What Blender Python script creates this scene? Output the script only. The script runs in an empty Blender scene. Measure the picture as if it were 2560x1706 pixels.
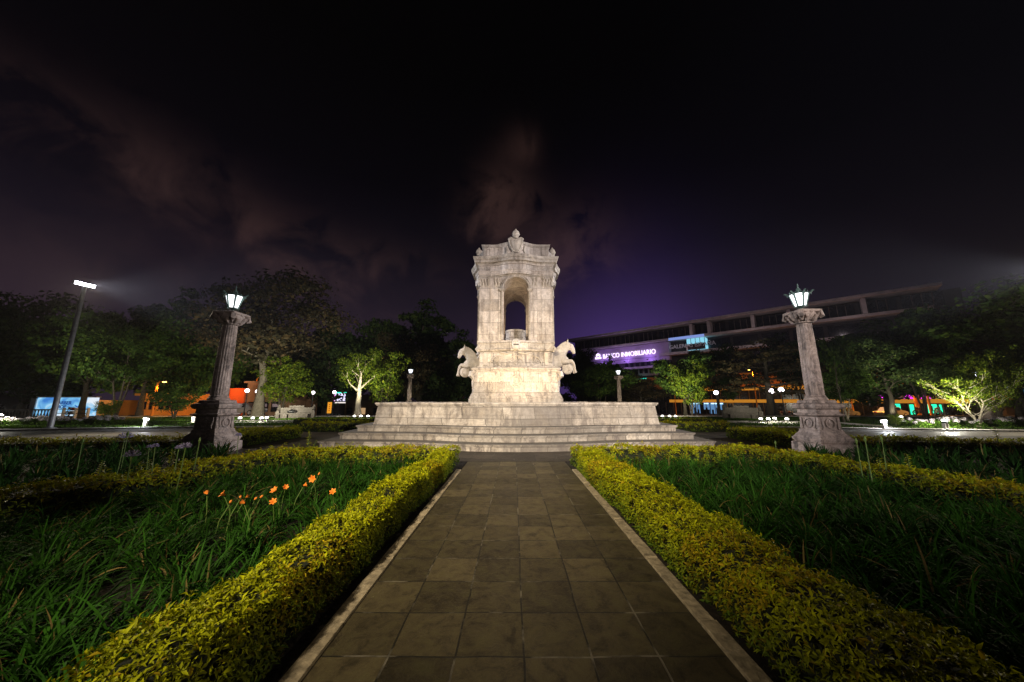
import bpy, bmesh, math, random
import numpy as np
from mathutils import Vector, Matrix, noise
PI = math.pi
R = math.radians
sc = bpy.context.scene
C = sc.collection

# ------------------------------------------------------------------ camera, sky, exposure
FPX, TH, EYE = 820.0, math.atan(149 / 820.0), 1.6
cam_d = bpy.data.cameras.new("camera")
cam = bpy.data.objects.new("camera", cam_d)
C.objects.link(cam)
cam_d.sensor_width = 36.0
cam_d.lens = FPX / 2560.0 * 36.0
cam_d.shift_x = -5.0 / 2560.0
cam_d.clip_end = 3000.0
cam_d.clip_start = 0.05
cam.location = (0, 0, EYE)
cam.rotation_euler = (R(90) + TH, 0, 0)
sc.camera = cam
sc.view_settings.view_transform = 'Standard'
sc.view_settings.look = 'None'
sc.view_settings.exposure = 0.0
sc.view_settings.gamma = 1.0
try:
    sc.cycles.use_light_tree = True
    sc.cycles.max_bounces = 5
    sc.cycles.diffuse_bounces = 3
    sc.cycles.transparent_max_bounces = 6
    sc.cycles.sample_clamp_indirect = 3.0
    sc.cycles.caustics_reflective = False
    sc.cycles.caustics_refractive = False
except Exception:
    pass


def px_ray(px, py):
    c, s = math.cos(TH), math.sin(TH)
    x = (px - 1285.0) / FPX
    y = -(py - 853.0) / FPX
    return (x, c - y * s, s + y * c)


def on_ground(px, py, z=0.0):
    d = px_ray(px, py)
    t = (z - EYE) / d[2]
    return Vector((d[0] * t, d[1] * t, z))


def at(px, py, Y):
    d = px_ray(px, py)
    t = Y / d[1]
    return Vector((d[0] * t, Y, EYE + d[2] * t))


def ground_z(x, y):
    t = min(max((y - 36.0) / 24.0, 0.0), 1.0)
    return -1.8 * t * t * (3 - 2 * t)


world = bpy.data.worlds.new("World")
sc.world = world
world.use_nodes = True
wn, wl = world.node_tree.nodes, world.node_tree.links
wn.clear()


class NG:
    """tiny node-graph helper"""
    def __init__(self, tree):
        self.t = tree

    def n(self, typ, **kw):
        nd = self.t.nodes.new(typ)
        ins = kw.pop('ins', {})
        for k, v in kw.items():
            setattr(nd, k, v)
        for k, v in ins.items():
            self.put(nd.inputs[k], v)
        return nd

    def put(self, sock, v):
        if hasattr(v, 'is_output') or isinstance(v, bpy.types.NodeSocket):
            self.t.links.new(v, sock)
        else:
            sock.default_value = v

    def m(self, op, a, b=0.0, c=None, clamp=False):
        nd = self.t.nodes.new('ShaderNodeMath')
        nd.operation = op
        nd.use_clamp = clamp
        self.put(nd.inputs[0], a)
        self.put(nd.inputs[1], b)
        if c is not None:
            self.put(nd.inputs[2], c)
        return nd.outputs[0]

    def mix(self, f, a, b, typ='MIX'):
        nd = self.t.nodes.new('ShaderNodeMix')
        nd.data_type = 'RGBA'
        nd.blend_type = typ
        self.put(nd.inputs[0], f)
        self.put(nd.inputs[6], a)
        self.put(nd.inputs[7], b)
        return nd.outputs[2]

    def ramp(self, f, stops):
        nd = self.t.nodes.new('ShaderNodeValToRGB')
        self.put(nd.inputs[0], f)
        cr = nd.color_ramp
        while len(cr.elements) > len(stops):
            cr.elements.remove(cr.elements[-1])
        while len(cr.elements) < len(stops):
            cr.elements.new(1.0)
        for e, (p, c) in zip(cr.elements, stops):
            e.position = p
            e.color = c if len(c) == 4 else (*c, 1)
        return nd.outputs[0]


g = NG(world.node_tree)
tc = g.n('ShaderNodeTexCoord')
sep = g.n('ShaderNodeSeparateXYZ', ins={0: tc.outputs['Generated']})
X, Y, Z = sep.outputs
az = g.m('ARCTAN2', X, Y)                      # 0 straight ahead, + to the right
base = g.ramp(Z, [(0.0, (0.022, 0.014, 0.026)), (0.12, (0.019, 0.012, 0.024)), (0.27, (0.0105, 0.0070, 0.0135)),
                  (0.40, (0.0040, 0.0028, 0.0058)), (0.55, (0.0014, 0.0010, 0.0022)), (0.75, (0.0004, 0.0003, 0.0006)), (1.0, (0.0002, 0.0002, 0.0003))])


def gauss(v, mu, s):
    d = g.m('DIVIDE', g.m('SUBTRACT', v, mu), s)
    return g.m('EXPONENT', g.m('MULTIPLY', g.m('MULTIPLY', d, d), -1.0), 0.0)


glow = g.m('MULTIPLY', gauss(az, 0.33, 0.24), gauss(Z, 0.02, 0.26))
c1 = g.mix(glow, base, (0.048, 0.022, 0.155, 1), 'ADD')
right_dark = g.m('MULTIPLY', g.m('SUBTRACT', az, 0.45), 1.6, clamp=True)
c1 = g.mix(g.m('MULTIPLY', right_dark, 0.75), c1, (0.0012, 0.0012, 0.0020, 1))
# reddish cloud banks lit by the town
nz = g.n('ShaderNodeTexNoise', ins={'Vector': tc.outputs['Generated'], 'Scale': 3.2, 'Detail': 7.0, 'Roughness': 0.55, 'Distortion': 0.35})
nzb = g.n('ShaderNodeTexNoise', ins={'Vector': tc.outputs['Generated'], 'Scale': 9.0, 'Detail': 6.0, 'Roughness': 0.6, 'Distortion': 0.6})
nn = g.m('ADD', g.m('MULTIPLY', nz.outputs[0], 0.55), g.m('MULTIPLY', nzb.outputs[0], 0.45))
warp = g.m('MULTIPLY', g.m('SUBTRACT', nn, 0.5), 0.35)
# long bank rising to the left: Z = 0.26 - 0.38*(az+0.45)
bank_c = g.m('ADD', g.m('MULTIPLY', g.m('MULTIPLY', g.m('ADD', az, 0.5), -2.5, clamp=True), 0.085), 0.365)
d1 = g.m('SUBTRACT', g.m('ADD', Z, warp), bank_c)
bank = g.m('MULTIPLY', gauss(d1, 0.0, 0.06), g.m('MULTIPLY', g.m('SUBTRACT', -0.12, az), 3.0, clamp=True))
low = g.m('MULTIPLY', gauss(Z, 0.22, 0.11), gauss(az, -0.85, 0.5))
puff1 = g.m('MULTIPLY', gauss(g.m('ADD', az, warp), -0.03, 0.10), gauss(g.m('ADD', Z, g.m('MULTIPLY', warp, 0.7)), 0.555, 0.06))
puff2 = g.m('MULTIPLY', gauss(g.m('ADD', az, warp), 0.18, 0.16), gauss(g.m('ADD', Z, warp), 0.44, 0.09))
puff3 = g.m('MULTIPLY', gauss(g.m('SUBTRACT', az, warp), 0.0, 0.07), gauss(Z, 0.65, 0.035))
tex = g.m('MULTIPLY', g.m('SUBTRACT', nn, 0.42), 5.5, clamp=True)
clouds = g.m('ADD', g.m('ADD', g.m('MULTIPLY', bank, 1.0), g.m('MULTIPLY', low, 0.4)),
             g.m('ADD', g.m('MULTIPLY', puff1, 2.0), g.m('ADD', g.m('MULTIPLY', puff2, 1.4), g.m('MULTIPLY', puff3, 0.6))))
clouds = g.m('MULTIPLY', clouds, tex)
c2 = g.mix(clouds, c1, (0.0260, 0.0130, 0.0105, 1), 'ADD')
# a few faint stars
vor = g.n('ShaderNodeTexVoronoi', ins={'Vector': tc.outputs['Generated'], 'Scale': 60.0})
star = g.m('MULTIPLY', g.m('LESS_THAN', vor.outputs['Distance'], 0.018), 0.08)
sgate = g.m('GREATER_THAN', g.n('ShaderNodeSeparateColor', ins={0: vor.outputs['Color']}).outputs[0], 0.93)
c3 = g.mix(g.m('MULTIPLY', star, sgate), c2, (1, 1, 1, 1), 'ADD')
bg = g.n('ShaderNodeBackground', ins={'Color': c3, 'Strength': 1.0})
out = g.n('ShaderNodeOutputWorld')
wl.new(bg.outputs[0], out.inputs[0])


# ------------------------------------------------------------------ object helpers
def tag(o, label=None, cat=None, group=None, kind=None):
    if label: o['label'] = label
    if cat: o['category'] = cat
    if group: o['group'] = group
    if kind: o['kind'] = kind
    return o


def thing(name, label, cat, loc=(0, 0, 0), rz=0.0, group=None, scale=None):
    o = bpy.data.objects.new(name, None)
    o.empty_display_size = 0.3
    C.objects.link(o)
    o.location = loc
    o.rotation_euler = (0, 0, rz)
    if scale is not None:
        o.scale = scale if hasattr(scale, '__len__') else (scale,) * 3
    return tag(o, label, cat, group)


def copy_thing(src, label, loc, rz=0.0, scale=None, group=None):
    def cp(o, par):
        c = o.copy()
        C.objects.link(c)
        if par is not None:
            c.parent = par
        for ch in [k for k in kids.get(o.name, [])]:
            cp(ch, c)
        return c
    kids = {}
    stack = [src]
    while stack:
        o = stack.pop()
        kids[o.name] = list(o.children)
        stack += list(o.children)
    c = cp(src, None)
    c.location = loc
    c.rotation_euler = (0, 0, rz)
    if scale is not None:
        c.scale = scale if hasattr(scale, '__len__') else (scale,) * 3
    c['label'] = label
    if group: c['group'] = group
    return c


class MB:
    """collects primitive shapes and builds one mesh object"""
    def __init__(self):
        self.v, self.f = [], []

    def add(self, vs, fs):
        o = len(self.v)
        self.v += [tuple(p) for p in vs]
        self.f += [tuple(i + o for i in f) for f in fs]
        return self

    def box(self, x0, x1, y0, y1, z0, z1, taper=0.0):
        t = taper
        vs = [(x0, y0, z0), (x1, y0, z0), (x1, y1, z0), (x0, y1, z0),
              (x0 + t, y0 + t, z1), (x1 - t, y0 + t, z1), (x1 - t, y1 - t, z1), (x0 + t, y1 - t, z1)]
        return self.add(vs, [(3, 2, 1, 0), (4, 5, 6, 7), (0, 1, 5, 4), (1, 2, 6, 5), (2, 3, 7, 6), (3, 0, 4, 7)])

    def tube(self, pts, rad, n=8, cap=True, squash=None):
        """sweep circle along pts; rad number or list; squash: list of (a,b) factors"""
        pts = [Vector(p) for p in pts]
        k = len(pts)
        if not hasattr(rad, '__len__'):
            rad = [rad] * k
        vs, fs = [], []
        prev = None
        for i, p in enumerate(pts):
            d = (pts[min(i + 1, k - 1)] - pts[max(i - 1, 0)])
            if d.length < 1e-9: d = Vector((0, 0, 1))
            d.normalize()
            if prev is None:
                a = Vector((0, 0, 1)) if abs(d.z) < 0.9 else Vector((1, 0, 0))
                u = d.cross(a).normalized()
            else:
                u = (prev - d * prev.dot(d)).normalized()
            prev = u
            w = d.cross(u)
            s = squash[i] if squash else (1, 1)
            for j in range(n):
                an = 2 * PI * j / n
                vs.append(p + u * math.cos(an) * rad[i] * s[0] + w * math.sin(an) * rad[i] * s[1])
        for i in range(k - 1):
            for j in range(n):
                a, b = i * n + j, i * n + (j + 1) % n
                fs.append((a, b, b + n, a + n))
        if cap:
            fs.append(tuple(range(n - 1, -1, -1)))
            fs.append(tuple((k - 1) * n + j for j in range(n)))
        return self.add(vs, fs)

    def lathe(self, prof, n=24, c=(0, 0), z0=0.0, cap=True, flute=None):
        vs, fs = [], []
        for (r, z) in prof:
            for j in range(n):
                an = 2 * PI * (j + 0.5) / n
                rr = r
                if flute: rr = r * (1 + flute * (abs(math.cos(an * n / 4.0)) - 0.5)) if False else r
                vs.append((c[0] + rr * math.cos(an), c[1] + rr * math.sin(an), z0 + z))
        k = len(prof)
        for i in range(k - 1):
            for j in range(n):
                a, b = i * n + j, i * n + (j + 1) % n
                fs.append((a, b, b + n, a + n))
        if cap:
            fs.append(tuple(range(n - 1, -1, -1)))
            fs.append(tuple((k - 1) * n + j for j in range(n)))
        return self.add(vs, fs)

    def ball(self, c, r, n=12, m=8):
        r = r if hasattr(r, '__len__') else (r, r, r)
        vs, fs = [(c[0], c[1], c[2] - r[2])], []
        for i in range(1, m):
            ph = -PI / 2 + PI * i / m
            for j in range(n):
                a = 2 * PI * j / n
                vs.append((c[0] + r[0] * math.cos(ph) * math.cos(a), c[1] + r[1] * math.cos(ph) * math.sin(a), c[2] + r[2] * math.sin(ph)))
        vs.append((c[0], c[1], c[2] + r[2]))
        for j in range(n):
            fs.append((0, 1 + (j + 1) % n, 1 + j))
        for i in range(m - 2):
            for j in range(n):
                a, b = 1 + i * n + j, 1 + i * n + (j + 1) % n
                fs.append((a, b, b + n, a + n))
        t = len(vs) - 1
        o = 1 + (m - 2) * n
        for j in range(n):
            fs.append((t, o + j, o + (j + 1) % n))
        return self.add(vs, fs)

    def ring(self, c, r, t, axis='y', n=24, m=8):
        vs, fs = [], []
        for i in range(n):
            a = 2 * PI * i / n
            for j in range(m):
                b = 2 * PI * j / m
                rr = r + t * math.cos(b)
                p, q, h = rr * math.cos(a), rr * math.sin(a), t * math.sin(b)
                if axis == 'y': vs.append((c[0] + p, c[1] + h, c[2] + q))
                elif axis == 'x': vs.append((c[0] + h, c[1] + p, c[2] + q))
                else: vs.append((c[0] + p, c[1] + q, c[2] + h))
        for i in range(n):
            for j in range(m):
                a, b = i * m + j, i * m + (j + 1) % m
                e, f = ((i + 1) % n) * m + j, ((i + 1) % n) * m + (j + 1) % m
                fs.append((a, e, f, b) if axis != 'y' else (a, b, f, e))
        return self.add(vs, fs)

    def islands(self):
        par = list(range(len(self.v)))

        def find(i):
            while par[i] != i:
                par[i] = par[par[i]]
                i = par[i]
            return i
        for f in self.f:
            r0 = find(f[0])
            for i in f[1:]:
                par[find(i)] = r0
        out = {}
        for f in self.f:
            out.setdefault(find(f[0]), []).append(f)
        res = []
        for fl in out.values():
            ids = sorted({i for f in fl for i in f})
            mp = {i: k for k, i in enumerate(ids)}
            res.append(MB().add([self.v[i] for i in ids], [tuple(mp[i] for i in f) for f in fl]))
        return res

    def build_each(self, name, mat, parent=None, **kw):
        return [p.build(name, mat, parent, **kw) for p in self.islands()]

    def build(self, name, mat, parent=None, smooth=False, bevel=0.0, fix=False):
        me = bpy.data.meshes.new(name)
        me.from_pydata(self.v, [], self.f)
        if fix or bevel:
            bm = bmesh.new()
            bm.from_mesh(me)
            bmesh.ops.recalc_face_normals(bm, faces=bm.faces)
            bm.to_mesh(me)
            bm.free()
        me.update()
        o = bpy.data.objects.new(name, me)
        C.objects.link(o)
        if mat is not None: me.materials.append(mat)
        if smooth:
            me.polygons.foreach_set('use_smooth', [True] * len(me.polygons))
            if smooth != 'full':
                try:
                    me.set_sharp_from_angle(angle=R(40))
                except Exception:
                    pass
        if parent is not None: o.parent = parent
        if bevel:
            b = o.modifiers.new('bevel', 'BEVEL')
            b.width = bevel
            b.segments = 2
            b.limit_method = 'ANGLE'
            b.angle_limit = R(40)
        return o


def np_mesh(name, V, T, mat, parent=None, col=None, smooth=False):
    """big triangle mesh from numpy arrays"""
    me = bpy.data.meshes.new(name)
    V = np.asarray(V, dtype=np.float32)
    T = np.asarray(T, dtype=np.int32)
    me.vertices.add(len(V))
    me.vertices.foreach_set('co', V.ravel())
    me.loops.add(len(T) * 3)
    me.loops.foreach_set('vertex_index', T.ravel())
    me.polygons.add(len(T))
    me.polygons.foreach_set('loop_start', np.arange(0, len(T) * 3, 3, dtype=np.int32))
    me.polygons.foreach_set('loop_total', np.full(len(T), 3, dtype=np.int32))
    me.update(calc_edges=True)
    if col is not None:
        a = me.color_attributes.new('tint', 'FLOAT_COLOR', 'POINT')
        c4 = np.ones((len(V), 4), dtype=np.float32)
        c4[:, :3] = col
        a.data.foreach_set('color', c4.ravel())
    me.materials.append(mat)
    o = bpy.data.objects.new(name, me)
    C.objects.link(o)
    if parent is not None: o.parent = parent
    return o


# ------------------------------------------------------------------ materials
def new_mat(name):
    m = bpy.data.materials.new(name)
    m.use_nodes = True
    m.node_tree.nodes.clear()
    gg = NG(m.node_tree)
    o = gg.n('ShaderNodeOutputMaterial')
    return m, gg, o


def simple(name, col, rough=0.7, var=0.25, scale=6.0, bump=0.15, metal=0.0, spec=0.3):
    m, gg, o = new_mat(name)
    t = gg.n('ShaderNodeTexCoord')
    nz = gg.n('ShaderNodeTexNoise', ins={'Vector': t.outputs['Object'], 'Scale': scale, 'Detail': 6.0, 'Roughness': 0.6})
    f = nz.outputs[0]
    lo = tuple(c * (1 - var) for c in col)
    hi = tuple(min(c * (1 + var), 1) for c in col)
    cc = gg.ramp(f, [(0.3, lo), (0.7, hi)])
    bs = gg.n('ShaderNodeBsdfPrincipled', ins={'Base Color': cc, 'Roughness': rough, 'Metallic': metal, 'Specular IOR Level': spec})
    if bump:
        bp = gg.n('ShaderNodeBump', ins={'Height': f, 'Strength': bump, 'Distance': 0.05})
        gg.t.links.new(bp.outputs[0], bs.inputs['Normal'])
    gg.t.links.new(bs.outputs[0], o.inputs[0])
    return m


def emit(name, col, strength, sample=True):
    m, gg, o = new_mat(name)
    e = gg.n('ShaderNodeEmission', ins={'Color': (*col, 1), 'Strength': strength})
    gg.t.links.new(e.outputs[0], o.inputs[0])
    if not sample:
        try: m.cycles.emission_sampling = 'NONE'
        except Exception: pass
    return m


def stone(name, col, damp=0.0, bw=1.2, bh=0.5, mortar=0.012, stain=0.45, var=0.14, zoff=0.0, seams=True, dark=(0.15, 0.13, 0.12), bump=0.25):
    """carved pale stone: courses of blocks, each its own tone, with weather stains"""
    m, gg, o = new_mat(name)
    t = gg.n('ShaderNodeTexCoord')
    s = gg.n('ShaderNodeSeparateXYZ', ins={0: t.outputs['Object']})
    u = gg.m('ADD', s.outputs[0], s.outputs[1])
    zz = gg.m('ADD', s.outputs[2], zoff)
    cv = gg.n('ShaderNodeCombineXYZ', ins={0: u, 1: zz, 2: 0.0})
    br = gg.n('ShaderNodeTexBrick', offset=0.5, ins={'Vector': cv.outputs[0], 'Color1': (0, 0, 0, 1), 'Color2': (1, 1, 1, 1), 'Mortar': (0.5, 0.5, 0.5, 1),
              'Scale': 1.0, 'Mortar Size': mortar, 'Mortar Smooth': 0.3, 'Brick Width': bw, 'Row Height': bh, 'Bias': 0.0})
    blk = gg.n('ShaderNodeSeparateColor', ins={0: br.outputs[0]}).outputs[0]
    n1 = gg.n('ShaderNodeTexNoise', ins={'Vector': t.outputs['Object'], 'Scale': 1.1, 'Detail': 8.0, 'Roughness': 0.62, 'Distortion': 0.8})
    n2 = gg.n('ShaderNodeTexNoise', ins={'Vector': t.outputs['Object'], 'Scale': 7.0, 'Detail': 8.0, 'Roughness': 0.65})
    mp = gg.n('ShaderNodeMapping', ins={0: t.outputs['Object'], 'Scale': (3.0, 3.0, 0.5)})
    n3 = gg.n('ShaderNodeTexNoise', ins={'Vector': mp.outputs[0], 'Scale': 1.6, 'Detail': 7.0, 'Roughness': 0.65})
    tone = gg.m('ADD', gg.m('MULTIPLY', gg.m('SUBTRACT', blk, 0.5), var * 2), 1.0)
    tone = gg.m('ADD', tone, gg.m('MULTIPLY', gg.m('SUBTRACT', n2.outputs[0], 0.5), 0.9))
    c0 = gg.n('ShaderNodeMix', data_type='RGBA', blend_type='MULTIPLY', ins={0: 1.0, 6: (*col, 1)})
    cmb = gg.n('ShaderNodeCombineColor', ins={0: tone, 1: tone, 2: tone})
    gg.t.links.new(cmb.outputs[0], c0.inputs[7])
    warmth = gg.mix(gg.m('MULTIPLY', gg.m('SUBTRACT', n1.outputs[0], 0.35), 1.2, clamp=True), c0.outputs[2], (col[0] * 0.95, col[1] * 0.82, col[2] * 0.62, 1))
    st = gg.m('MULTIPLY', gg.m('SUBTRACT', n3.outputs[0], 0.47), 6.0, clamp=True)
    st = gg.m('MULTIPLY', st, gg.m('MULTIPLY', gg.m('SUBTRACT', n1.outputs[0], 0.36), 5.0, clamp=True))
    n4 = gg.n('ShaderNodeTexNoise', ins={'Vector': t.outputs['Object'], 'Scale': 2.7, 'Detail': 10.0, 'Roughness': 0.7, 'Distortion': 1.5})
    vein = gg.m('SUBTRACT', 1.0, gg.m('MULTIPLY', gg.m('ABSOLUTE', gg.m('SUBTRACT', n4.outputs[0], 0.5)), 14.0), clamp=True)
    st = gg.m('ADD', st, gg.m('MULTIPLY', vein, 0.5), clamp=True)
    c1 = gg.mix(gg.m('MULTIPLY', st, stain), warmth, (*dark, 1))
    if damp:
        gx = gg.m('DIVIDE', gg.m('SUBTRACT', s.outputs[0], 0.9), 1.7)
        gd = gg.m('EXPONENT', gg.m('MULTIPLY', gg.m('MULTIPLY', gx, gx), -1.0), 0.0)
        dm = gg.m('MULTIPLY', gg.m('MULTIPLY', gg.m('SUBTRACT', gg.m('ADD', gd, gg.m('MULTIPLY', n3.outputs[0], 1.3)), 1.05), 2.6, clamp=True), damp)
        c1 = gg.mix(dm, c1, (0.13, 0.115, 0.105, 1))
    if seams:
        c1 = gg.mix(gg.m('MULTIPLY', br.outputs[1], 0.8), c1, (0.09, 0.08, 0.07, 1))
    bs = gg.n('ShaderNodeBsdfPrincipled', ins={'Base Color': c1, 'Roughness': 0.75, 'Specular IOR Level': 0.25})
    h = gg.m('SUBTRACT', gg.m('ADD', n2.outputs[0], gg.m('MULTIPLY', n1.outputs[0], 0.5)), gg.m('MULTIPLY', br.outputs[1], 0.7 if seams else 0.0))
    bp = gg.n('ShaderNodeBump', ins={'Height': h, 'Strength': bump, 'Distance': 0.03})
    gg.t.links.new(bp.outputs[0], bs.inputs['Normal'])
    gg.t.links.new(bs.outputs[0], o.inputs[0])
    return m


def foliage(name, gain=(1, 1, 1), trans=0.3, rough=0.6, attr='tint', col=None):
    m, gg, o = new_mat(name)
    if col is None:
        a = gg.n('ShaderNodeVertexColor', layer_name=attr)
        c = gg.mix(1.0, a.outputs[0], (*gain, 1), 'MULTIPLY')
    else:
        gi = gg.n('ShaderNodeNewGeometry')
        c = gg.ramp(gi.outputs['Random Per Island'], [(0.0, tuple(k * 0.55 for k in col)), (0.5, col), (1.0, (min(col[0] * 2.0, 1), col[1] * 1.45, col[2] * 1.1))])
    bs = gg.n('ShaderNodeBsdfPrincipled', ins={'Base Color': c, 'Roughness': rough, 'Specular IOR Level': 0.12})
    tr = gg.n('ShaderNodeBsdfTranslucent', ins={'Color': c})
    mx = gg.n('ShaderNodeMixShader', ins={0: trans})
    gg.t.links.new(bs.outputs[0], mx.inputs[1])
    gg.t.links.new(tr.outputs[0], mx.inputs[2])
    gg.t.links.new(mx.outputs[0], o.inputs[0])
    return m


STONE = (0.46, 0.42, 0.38)
M = {}
M['wall'] = stone('carved_wall_stone', STONE, damp=0.6, bw=1.15, bh=0.41, zoff=0.28, stain=0.75, var=0.36)
M['step'] = stone('step_stone', (0.40, 0.365, 0.325), damp=0.4, mortar=0.016, bw=0.9, bh=0.235, zoff=0.0, stain=1.0, var=0.45)
M['pedestal'] = stone('pedestal_stone', (0.56, 0.51, 0.46), bw=1.0, bh=0.5, stain=0.8, var=0.3)
M['tower'] = stone('tower_stone', (0.60, 0.54, 0.50), bw=0.83, bh=0.62, stain=0.6, var=0.34, mortar=0.009)
M['trim'] = stone('trim_stone', (0.54, 0.49, 0.44), stain=0.8, seams=False)
M['figure'] = stone('figure_stone', (0.56, 0.51, 0.455), stain=0.4, seams=False, bump=0.4)
M['post'] = stone('weathered_post_stone', (0.44, 0.355, 0.315), stain=0.85, seams=False, dark=(0.05, 0.042, 0.04), bump=0.6)
M['post_grime'] = M['post']
M['eye'] = simple('carved_shadow_stone', (0.20, 0.17, 0.15), 0.9)
M['iron'] = simple('verdigris_iron', (0.10, 0.16, 0.14), 0.5, metal=0.4)
M['dark_metal'] = simple('dark_metal', (0.03, 0.03, 0.032), 0.45, metal=0.5)
M['grey_metal'] = simple('galvanised_metal', (0.35, 0.35, 0.37), 0.5, metal=0.3, bump=0.05)
M['white_metal'] = simple('white_painted_metal', (0.6, 0.6, 0.6), 0.5)
M['soil'] = simple('soil', (0.016, 0.012, 0.008), 0.95, var=0.6, scale=9.0, bump=0.8)
M['lawn'] = simple('lawn_ground', (0.030, 0.040, 0.012), 0.95, var=0.6, scale=3.0, bump=0.6)
M['asphalt'] = simple('asphalt', (0.030, 0.026, 0.023), 0.85, var=0.3, scale=20)
M['concrete'] = simple('pale_concrete', (0.42, 0.39, 0.35), 0.8, var=0.25, scale=5)
M['kerb'] = simple('mossy_kerb_concrete', (0.28, 0.23, 0.15), 0.85, var=0.5, scale=14, bump=0.4)
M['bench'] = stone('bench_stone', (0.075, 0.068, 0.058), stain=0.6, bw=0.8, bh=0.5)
M['lamp_glass'] = emit('lit_lantern_glass', (0.93, 0.95, 1.0), 3.2)
M['globe'] = emit('lit_globe_glass', (1.0, 0.88, 0.92), 5.0)
M['flood_led'] = emit('lit_flood_panel', (0.92, 0.93, 1.0), 25.0, sample=False)
M['flood_small'] = emit('lit_ground_flood', (1.0, 0.97, 0.85), 14.0)
M['sodium'] = emit('sodium_lamp', (1.0, 0.45, 0.08), 12.0, sample=False)
M['golden'] = foliage('golden_hedge_leaf', trans=0.22)
M['lily_leaf'] = foliage('lily_leaf', trans=0.25, rough=0.75)
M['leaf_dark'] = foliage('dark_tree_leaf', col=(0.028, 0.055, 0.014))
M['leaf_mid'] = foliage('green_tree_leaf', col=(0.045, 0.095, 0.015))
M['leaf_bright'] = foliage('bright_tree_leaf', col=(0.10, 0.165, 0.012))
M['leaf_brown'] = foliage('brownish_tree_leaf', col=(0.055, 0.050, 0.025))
M['bark'] = simple('bark', (0.06, 0.05, 0.035), 0.9, var=0.5, scale=8, bump=0.8)
M['bark_pale'] = simple('pale_bark', (0.38, 0.33, 0.24), 0.9, var=0.35, scale=8, bump=0.8)
M['bark_mid'] = simple('grey_bark', (0.17, 0.15, 0.11), 0.9, var=0.4, scale=8, bump=0.8)
M['hedge_core'] = simple('hedge_twigs', (0.012, 0.016, 0.006), 0.95, var=0.5, scale=30, bump=0.3)


# paving: dark basalt slabs laid in six rows with pale broken joints
def paving_mat(name, w, h, dims, base=(0.058, 0.0455, 0.0225)):
    m, gg, o = new_mat(name)
    t = gg.n('ShaderNodeTexCoord')
    nq = gg.n('ShaderNodeTexNoise', ins={'Vector': t.outputs['Object'], 'Scale': 1.7, 'Detail': 3.0})
    wob = gg.n('ShaderNodeVectorMath', operation='SCALE', ins={0: gg.n('ShaderNodeVectorMath', operation='SUBTRACT', ins={0: nq.outputs['Color'], 1: (0.5, 0.5, 0.5)}).outputs[0], 'Scale': 0.03})
    vv = gg.n('ShaderNodeVectorMath', operation='ADD', ins={0: t.outputs['Object'], 1: wob.outputs[0]})
    br = gg.n('ShaderNodeTexBrick', offset=0.0, squash=1.0, ins={'Vector': vv.outputs[0], 'Color1': (0, 0, 0, 1), 'Color2': (1, 1, 1, 1), 'Mortar': (0.5, 0.5, 0.5, 1),
              'Scale': 1.0, 'Mortar Size': 0.007, 'Mortar Smooth': 0.2, 'Brick Width': w, 'Row Height': h, 'Bias': 0.0})
    blk = gg.n('ShaderNodeSeparateColor', ins={0: br.outputs[0]}).outputs[0]
    n1 = gg.n('ShaderNodeTexNoise', ins={'Vector': t.outputs['Object'], 'Scale': 1.3, 'Detail': 6.0, 'Roughness': 0.6})
    n2 = gg.n('ShaderNodeTexNoise', ins={'Vector': t.outputs['Object'], 'Scale': 45.0, 'Detail': 6.0, 'Roughness': 0.7})
    n3 = gg.n('ShaderNodeTexNoise', ins={'Vector': t.outputs['Object'], 'Scale': 2.6, 'Detail': 4.0, 'Roughness': 0.6})
    n5 = gg.n('ShaderNodeTexNoise', ins={'Vector': t.outputs['Object'], 'Scale': 7.0, 'Detail': 9.0, 'Roughness': 0.72, 'Distortion': 0.6})
    k = gg.m('ADD', gg.m('MULTIPLY', gg.m('POWER', blk, 1.5), 0.95), gg.m('ADD', gg.m('MULTIPLY', n1.outputs[0], 0.8), gg.m('MULTIPLY', n2.outputs[0], 0.7)))
    k = gg.m('MULTIPLY', k, gg.m('MAXIMUM', gg.m('ADD', -0.9, gg.m('MULTIPLY', n5.outputs[0], 3.8)), 0.25))
    k = gg.m('MULTIPLY', k, 0.95)
    cmb = gg.n('ShaderNodeCombineColor', ins={0: gg.m('MULTIPLY', k, base[0]), 1: gg.m('MULTIPLY', k, base[1]), 2: gg.m('MULTIPLY', k, base[2])})
    joint = gg.mix(gg.m('MULTIPLY', gg.m('SUBTRACT', n3.outputs[0], 0.52), 9.0, clamp=True), (0.012, 0.011, 0.008, 1), (0.18, 0.16, 0.12, 1))
    moss = gg.m('MULTIPLY', gg.m('SUBTRACT', n5.outputs[0], 0.48), 4.0, clamp=True)
    slab = gg.mix(gg.m('MULTIPLY', moss, 0.55), cmb.outputs[0], (base[0] * 0.55, base[1] * 0.85, base[2] * 0.35, 1))
    c = gg.mix(gg.m('MULTIPLY', br.outputs[1], 0.85), slab, joint)
    bs = gg.n('ShaderNodeBsdfPrincipled', ins={'Base Color': c, 'Roughness': gg.m('ADD', gg.m('MULTIPLY', n1.outputs[0], 0.25), 0.45), 'Specular IOR Level': 0.35})
    hh = gg.m('SUBTRACT', gg.m('MULTIPLY', n2.outputs[0], 0.5), br.outputs[1])
    bp = gg.n('ShaderNodeBump', ins={'Height': hh, 'Strength': 0.8, 'Distance': 0.012})
    gg.t.links.new(bp.outputs[0], bs.inputs['Normal'])
    gg.t.links.new(bs.outputs[0], o.inputs[0])
    return m


M['paving'] = paving_mat('basalt_slabs', 0.4283, 0.437, None)
M['plaza'] = paving_mat('basalt_plaza_slabs', 0.6, 0.6, None, base=(0.040, 0.031, 0.023))

rng = np.random.default_rng(7)
random.seed(11)

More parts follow.
